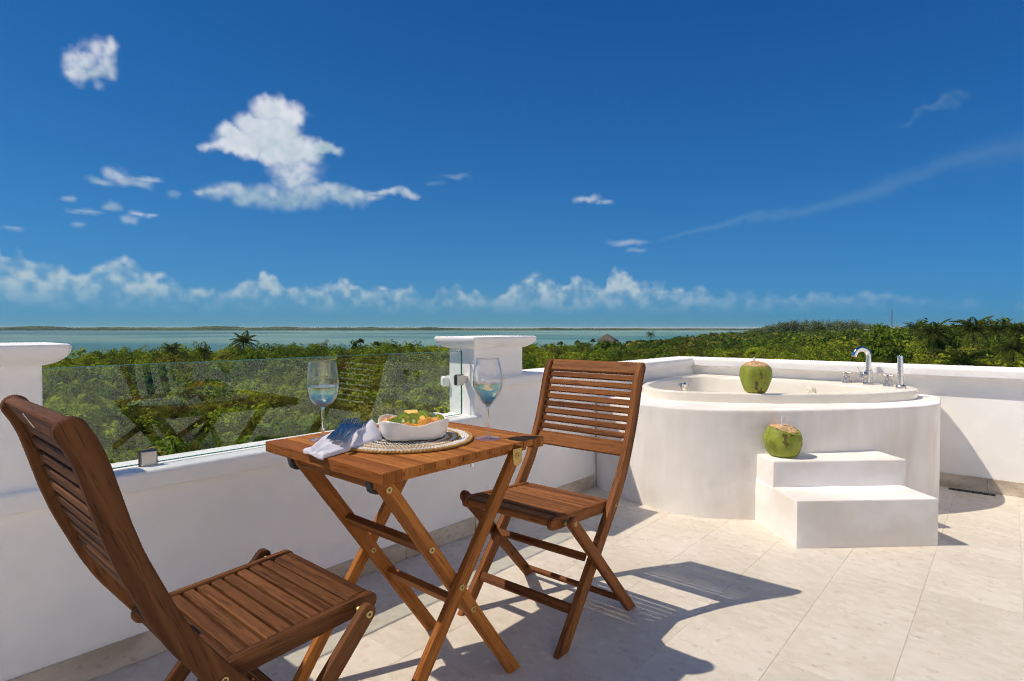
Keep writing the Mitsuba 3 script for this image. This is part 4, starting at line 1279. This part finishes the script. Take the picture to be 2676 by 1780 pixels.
inner_land = land.buffer(-6)
keep = lambda xo, yo: shapely.contains_xy(inner_land, xo, yo)
VV, CC = [], []
FV, FC = [], []
for (n, r0, r1, N, lobes, leaf, rad, tn) in ((600, 17, 62, 480, 8, .088, (1.4, 2.8), 5), (1800, 58, 175, 300, 7, .085, (1.5, 3.8), 7), (3000, 165, 480, 80, 6, .17, (2.4, 5.4), 6), (3600, 450, 1500, 22, 5, .36, (5.0, 9.0), 6)):
    xo, yo = polar(n, r0, r1, -54, 52, 1.0 if r0 < 160 else .6)
    ok = keep(xo, yo)
    xo, yo = xo[ok], yo[ok]
    X, Y = CW(xo, yo)
    h = canopy(xo, yo) * vr.uniform(.62, 1.22, len(X))
    R = vr.uniform(*rad, len(X))
    nz = meshkit.fbm(np.column_stack([xo / (10 + yo / 8), yo / (10 + yo / 8), 0 * xo]), 3, 33)
    lightness = np.clip((nz - .30) / .36, 0, 1)
    dist = np.clip((yo - 60) / 170, 0, 1)
    pick = np.clip((lightness * (4.0 - 2.6 * dist) + vr.uniform(-.6, .8, len(X)) + .7 * (1 - dist)), 0, 3).astype(int)
    pick = np.where(vr.random(len(X)) < .10, 4, pick); pick = np.where(vr.random(len(X)) < .12, 5, pick)
    hue = HUES[pick] * vr.uniform(.8, 1.25, (len(X), 1)) * (1.15 if r1 < 100 else 1.0)
    tp_ = [bush_template(N, lobes, leaf, vr) for _ in range(tn)]
    V, C = scatter(X, Y, np.full(len(X), GROUND), R, h * 1.25, hue, tp_)
    VV.append(V); CC.append(C)
V, C = np.vstack(VV), np.vstack(CC)
k = part(None, 'shrubland', (V, quad_faces(len(V) // 4)), 'm_leaf', color=np.clip(C, 0, 1))
tag(k, 'dense green coastal shrubs covering the land below the terrace', 'shrubs', None, 'stuff')
for (n, r0, r1, nf, seg, rad) in ((1300, 15, 60, 20, 9, (.9, 1.8)), (1500, 55, 150, 15, 7, (1.2, 2.0))):
    xo, yo = polar(n, r0, r1, -54, 52)
    ok = keep(xo, yo)
    xo, yo = xo[ok], yo[ok]
    X, Y = CW(xo, yo)
    R = vr.uniform(*rad, len(X))
    lift = canopy(xo, yo) * vr.uniform(.25, 1.02, len(X))
    hue = np.array([.155, .185, .030]) * vr.uniform(.55, 1.35, (len(X), 1)) * np.column_stack([vr.uniform(.85, 1.2, len(X)), np.ones(len(X)), np.ones(len(X))])
    hue = np.where(vr.random((len(X), 1)) < .05, np.array([.16, .10, .035]), hue)
    V, C = scatter(X, Y, GROUND + lift - .4 * R, R, R * 1.05, hue, [fan_template(nf, seg, vr) for _ in range(6)])
    FV.append(V); FC.append(C)
FT = []
for _ in range(6):
    Q = np.vstack([frond(2 * PI * i * .381966 + vr.uniform(-.2, .2), math.radians(78 - 80 * i / 12), .95 * vr.uniform(.8, 1.1), vr, 10, 1.1) for i in range(13)])
    FT.append((Q, vr.uniform(.8, 1.2, len(Q) // 4)))
xo, yo = polar(420, 48, 210, -20, 50)
ok = keep(xo, yo) & (vr.random(len(xo)) < .35 + .65 * (xo > 20))
xo, yo = xo[ok], yo[ok]
X, Y = CW(xo, yo)
R = vr.uniform(1.6, 3.0, len(X))
hue = np.array([.15, .185, .03]) * vr.uniform(.6, 1.35, (len(X), 1)) * np.column_stack([vr.uniform(.85, 1.25, len(X)), np.ones(len(X)), np.ones(len(X))])
V, C = scatter(X, Y, GROUND + canopy(xo, yo) * vr.uniform(.55, .95, len(X)), R, R, hue, FT)
FV.append(V); FC.append(C)
V, C = np.vstack(FV), np.vstack(FC)
k = part(None, 'palmetto_undergrowth', (V, quad_faces(len(V) // 4)), 'm_leaf', color=np.clip(C, 0, 1))
tag(k, 'low fan palms with spiky pale green leaves scattered through the shrubs', 'palmetto', None, 'stuff')

# tall dark grove on the spit beyond the scrub
n = 150
gy = vr.uniform(600, 720, n)
gd = vr.uniform(.42, .645, n)
gx = gd * gy
env = np.interp(gd, [.42, .445, .47, .51, .55, .59, .615, .645], [7.5, 11, 15.0, 17.0, 16.4, 17.2, 13.5, 10.5])
X, Y = CW(gx, gy)
V, C = scatter(X, Y, np.full(n, GROUND), vr.uniform(4, 7.5, n), env * vr.uniform(.9, 1.1, n) * 1.12, np.array([.17, .215, .09]) * vr.uniform(.75, 1.25, (n, 1)), [bush_template(240, 9, .10, vr) for _ in range(5)])
k = part(None, 'far_grove', (V, quad_faces(len(V) // 4)), 'm_leaf', color=np.clip(C, 0, 1))
tag(k, 'hazy grove of tall trees rising above the horizon beyond the scrub', 'grove', None, 'stuff')


def coconut_palm(label, xo, yo, ztop, spread, group='coconut palms rising above the scrub'):
    k = thing('coconut_palm', label, 'palm tree', group)
    x, y = CW(xo, yo)
    L = spread * .58
    zc = ztop - .48 * L
    lean = vr.uniform(-.6, .6, 2)
    h = zc - GROUND
    pts = [[x + lean[0] * (1 - t) ** 2 * 1.6, y + lean[1] * (1 - t) ** 2 * 1.6, GROUND + h * t] for t in np.linspace(0, 1, 9)]
    part(k, 'trunk', tube(pts, np.linspace(.19, .11, 9), 9), 'm_trunk', smooth=True)
    Q = [frond(a + vr.uniform(-.2, .2), e, L * vr.uniform(.85, 1.1), vr, 20 if yo < 150 else 12, dr_) for a, e, dr_ in [(2 * PI * i * .381966, math.radians(80 - 95 * (i / 21) ** 1.1), 1.0 + .5 * vr.random()) for i in range(22)]]
    Q = np.vstack(Q) + [x, y, zc]
    c = np.array([.10, .13, .024]) * np.repeat(vr.uniform(.6, 1.3, len(Q) // 4), 4)[:, None]
    part(k, 'crown', (Q, quad_faces(len(Q) // 4)), 'm_leaf', color=c)


def fan_palm(label, xo, yo, ztop, spread):
    k = thing('fan_palm', label, 'palm tree', 'small fan palms above the shrubs')
    x, y = CW(xo, yo)
    R = spread * .62
    part(k, 'trunk', tube([[x, y, GROUND], [x + .1, y, (GROUND + ztop) / 2], [x, y, ztop - .9 * R]], [.10, .085, .08], 8), 'm_trunk', smooth=True)
    q, tone = fan_template(34, 9, vr)
    c = np.array([.085, .105, .02]) * np.repeat(tone, 4)[:, None]
    part(k, 'crown', (q * [R, R, R] + [x, y, ztop - 1.2 * R], quad_faces(len(q) // 4)), 'm_leaf', color=c)


PALMS = [(-58.5, 125, -0.28, 5.9, 'dark coconut palm standing tallest against the lagoon behind the glass panel'),
         (-64.0, 108, -2.0, 3.6, 'coconut palm against the lagoon, left of the tallest one behind the glass panel'),
         (-55.8, 104, -2.45, 2.6, 'small coconut palm between the two larger ones at the lagoon edge'),
         (84.3, 105, 2.80, 6.9, 'coconut palm with the highest crown on the right skyline'),
         (84.4, 115, 2.00, 6.8, 'coconut palm on the skyline above the hand shower'),
         (103.4, 122, 2.30, 6.6, 'coconut palm on the skyline just right of the highest crown'),
         (54.9, 70, -1.55, 6.0, 'low coconut palm with long pale fronds in front of the right skyline'),
         (91.8, 104, 1.9, 4.9, 'coconut palm on the skyline at the right edge'),
         (135.4, 210, 2.3, 4.9, 'distant coconut palm on the skyline left of the palm group'),
         (140.6, 260, 1.9, 5.0, 'distant coconut palm in front of the far grove'),
         (69.9, 290, -.9, 5.4, 'coconut palm at the lagoon edge right of the thatched roof'),
         (132.5, 190, 3.0, 6.2, 'distant coconut palm between the mast and the palm group'),
         (69.9, 80, -.45, 5.2, 'low coconut palm in the scrub near the right edge')]
for xo, yo, zt, sp_, lb in PALMS:
    coconut_palm(lb, xo, yo, zt, sp_)
FANS = [(-39.6, 150, -1.15, 3.0), (-34.8, 148, -1.9, 2.7), (-30.2, 146, -2.6, 2.5), (-42.2, 140, -3.5, 2.4), (-26.2, 150, -2.9, 2.7), (-47.4, 135, -3.6, 2.3), (-61.2, 92, -3.6, 1.7), (33.8, 240, -2.9, 3.3), (24.0, 210, -3.0, 3.0), (16.0, 190, -2.9, 2.9)]
FL = ['fan palm on a tall stem, highest of the row behind the left wine glass', 'fan palm second highest of the row behind the left wine glass', 'fan palm in the row, left of the right pillar', 'fan palm at the left end of the row behind the left wine glass', 'fan palm just left of the right pillar', 'fan palm against the lagoon left of the left wine glass', 'fan palm beside the left pillar', 'fan palm just left of the thatched roof', 'fan palm right of the right pillar, nearer the thatched roof', 'fan palm right beside the right pillar']
for (xo, yo, zt, sp_), lb in zip(FANS, FL):
    fan_palm(lb, xo, yo, zt, sp_)

# broad trees on the right skyline
for i, (xo, yo, h, r, lb) in enumerate(((64, 98, 8.4, 4.6, 'broad dark tree right of the mast on the skyline'), (98, 150, 10.6, 6.5, 'broad tree behind the palm group on the right skyline'), (88, 118, 9.6, 5.0, 'broad tree under the highest palm crown'), (120, 140, 10.6, 6.0, 'broad tree at the right edge of the skyline'))):
    k = thing('broadleaf_tree', lb, 'tree', 'broad trees on the right skyline')
    x, y = CW(xo, yo)
    part(k, 'trunk', tube([[x, y, GROUND], [x + .2, y, GROUND + .3 * h], [x, y + .3, GROUND + .6 * h]], [.28, .2, .12], 8), 'm_trunk', smooth=True)
    q, tone = bush_template(1100, 14, .062, vr)
    c = HUES[1] * np.repeat(tone, 4)[:, None] * (1.25 if i % 2 else .9)
    part(k, 'crown', (q * [r, r, h * 1.05] + [x, y, GROUND], quad_faces(len(q) // 4)), 'm_leaf', color=np.clip(c, 0, 1))

# ------------------------------------------------------------------ far buildings and mast
hx_, hy_ = CW(38.5, 232)
hk = thing('thatched_hut', 'small hut with a dark pyramid thatch roof at the lagoon edge', 'hut')
part(hk, 'roof', xf(loft([np.array([[3.9, 3.9, 0], [-3.9, 3.9, 0], [-3.9, -3.9, 0], [3.9, -3.9, 0.0]]), np.array([[3.6, 3.6, .5], [-3.6, 3.6, .5], [-3.6, -3.6, .5], [3.6, -3.6, .5]]), np.array([[.25, .25, 3.0], [-.25, .25, 3.0], [-.25, -.25, 3.0], [.25, -.25, 3.0]])], True, True), RZ(20), (hx_, hy_, -4.4)), 'm_thatch')
for a, b in ((3, 3), (-3, 3), (-3, -3), (3, -3)):
    p_ = RZ(20) @ np.array([a, b, 0])
    part(hk, 'post', tube([[hx_ + p_[0], hy_ + p_[1], GROUND], [hx_ + p_[0], hy_ + p_[1], -4.2]], .14, 8), 'm_trunk')
for nm, lb, xo, yo, w, dp, h, z0, mt in (('house', 'tiny white house among the trees below the mast', 258, 410, 8, 6, 3.0, -.6, 'm_plaster'), ('house', 'tiny pinkish house at the foot of the far grove', 268, 690, 10, 7, 4.0, -4.6, 'm_pinkwall')):
    k = thing(nm, lb, 'house', None)
    x, y = CW(xo, yo)
    part(k, 'wall', xf(plain([-w / 2, -dp / 2, GROUND], [w / 2, dp / 2, z0]), RZ(41), (x, y, 0)), mt)
    part(k, 'roof', xf(plain([-w / 2 - .4, -dp / 2 - .4, z0], [w / 2 + .4, dp / 2 + .4, z0 + .35]), RZ(41), (x, y, 0)), 'm_plaster' if mt == 'm_plaster' else 'm_thatch')
    for q_ in (-.28, .28):
        part(k, 'window', xf(plain([w * q_ - .7, -dp / 2 - .05, z0 - 1.9], [w * q_ + .7, -dp / 2 + .1, z0 - .7]), RZ(41), (x, y, 0)), 'm_darkmetal')
scene['m_pinkwall'] = two({'type': 'diffuse', 'reflectance': proc(lambda p, n, uv: mix((.55, .36, .32), (.66, .46, .42), fbm(p.x * .5, p.y * .5, p.z * .5)))})
mk = thing('radio_mast', 'thin lattice radio mast rising from the trees on the right', 'mast')
x, y = CW(330.8, 500)
segs = []
for a in (0, 120, 240):
    q_ = np.array([math.cos(math.radians(a)), math.sin(math.radians(a))]) * .45
    segs.append(tube([[x + q_[0], y + q_[1], GROUND], [x + q_[0], y + q_[1], 17.2]], .17, 6))
part(mk, 'leg_tubes', cat(*segs), 'm_mast')
br = []
for i in range(26):
    z0_ = GROUND + i * .97
    for a in (0, 120, 240):
        q0, q1 = [np.array([math.cos(math.radians(b)), math.sin(math.radians(b))]) * .45 for b in (a, a + 120)]
        br.append(tube([[x + q0[0], y + q0[1], z0_], [x + q1[0], y + q1[1], z0_ + .97]], .08, 4))
part(mk, 'bracing', cat(*br), 'm_mast')
part(mk, 'antenna', tube([[x, y, 17], [x, y, 18.6]], .06, 6), 'm_mast')

# ------------------------------------------------------------------ the house and things that the glass mirrors (right of the frame)
hw = thing('house_wall', 'tall white plastered house wall closing the terrace to the right of the frame', 'wall')
part(hw, 'wall_body', plain([3.0, -6, -.2], [3.3, 4.69, 5.4]), 'm_plaster')
dc = thing('deck_chair', 'wooden deck chair with blue and white striped cloth, mirrored in the glass panel', 'deck chair')
dpos = T().translate([1.20, 1.78, 0]).rotate([0, 0, 1], 172)
path = smooth_path([(-.40, .82), (-.30, .56), (-.16, .36), (.08, .30), (.36, .36), (.44, .42)], 30)
sv = np.array([(x, y, z) for x, z in path for y in (-.21, .21)])
cuv = np.array([(y, i * .03) for i in range(30) for y in (-.21, .21)])
part(dc, 'sling', (sv, grid_faces(30, 2)), 'm_stripes', smooth=True, uv=cuv, place=dpos)
for s_ in (-1, 1):
    wood(dc, 'back_rail', xf(cbox([0, -.015, -.02], [1.12, .015, .02], .003), along([.34, 0, .02], [-.44, 0, .86]), (.34, .235 * s_, .02)), 'm_wood_chair', 0, place=dpos)
    wood(dc, 'seat_rail', xf(cbox([0, -.015, -.02], [1.0, .015, .02], .003), along([-.42, 0, .02], [.48, 0, .44]), (-.42, .265 * s_, .02)), 'm_wood_chair', 0, place=dpos)
for x, z in ((-.43, .84), (.455, .43)):
    wood(dc, 'cross_bar', xf(cbox([-.27, -.014, -.014], [.27, .014, .014], .003), RZ(90), (x, 0, z)), 'm_wood_chair', 1, place=dpos)
for x in (1.46, 1.66):
    wl = thing('wall_light', 'small dark wall light on the back parapet, mirrored in the glass', 'wall light', 'dark wall lights on the back parapet')
    part(wl, 'body', cbox([x - .03, 4.655, .42], [x + .03, 4.699, .50], .004), 'm_darkmetal')
    part(wl, 'lens', plain([x - .022, 4.6525, .428], [x + .022, 4.6545, .45]), 'm_ceramic')

scene['air'] = {'type': 'homogeneous', 'albedo': {'type': 'rgb', 'value': [.95, .95, .95]}, 'sigma_t': {'type': 'rgb', 'value': [.000045, .00005, .00006]}}
scene['haze'] = {'type': 'cube', 'to_world': T().translate([0, 0, 5.0]).scale([32000, 32000, 17.0]), 'bsdf': {'type': 'null'}, 'interior': {'type': 'ref', 'id': 'air'}}
scene['camera']['medium'] = {'type': 'ref', 'id': 'air'}
tag('haze', 'thin sea haze in the air', 'haze', None, 'stuff')
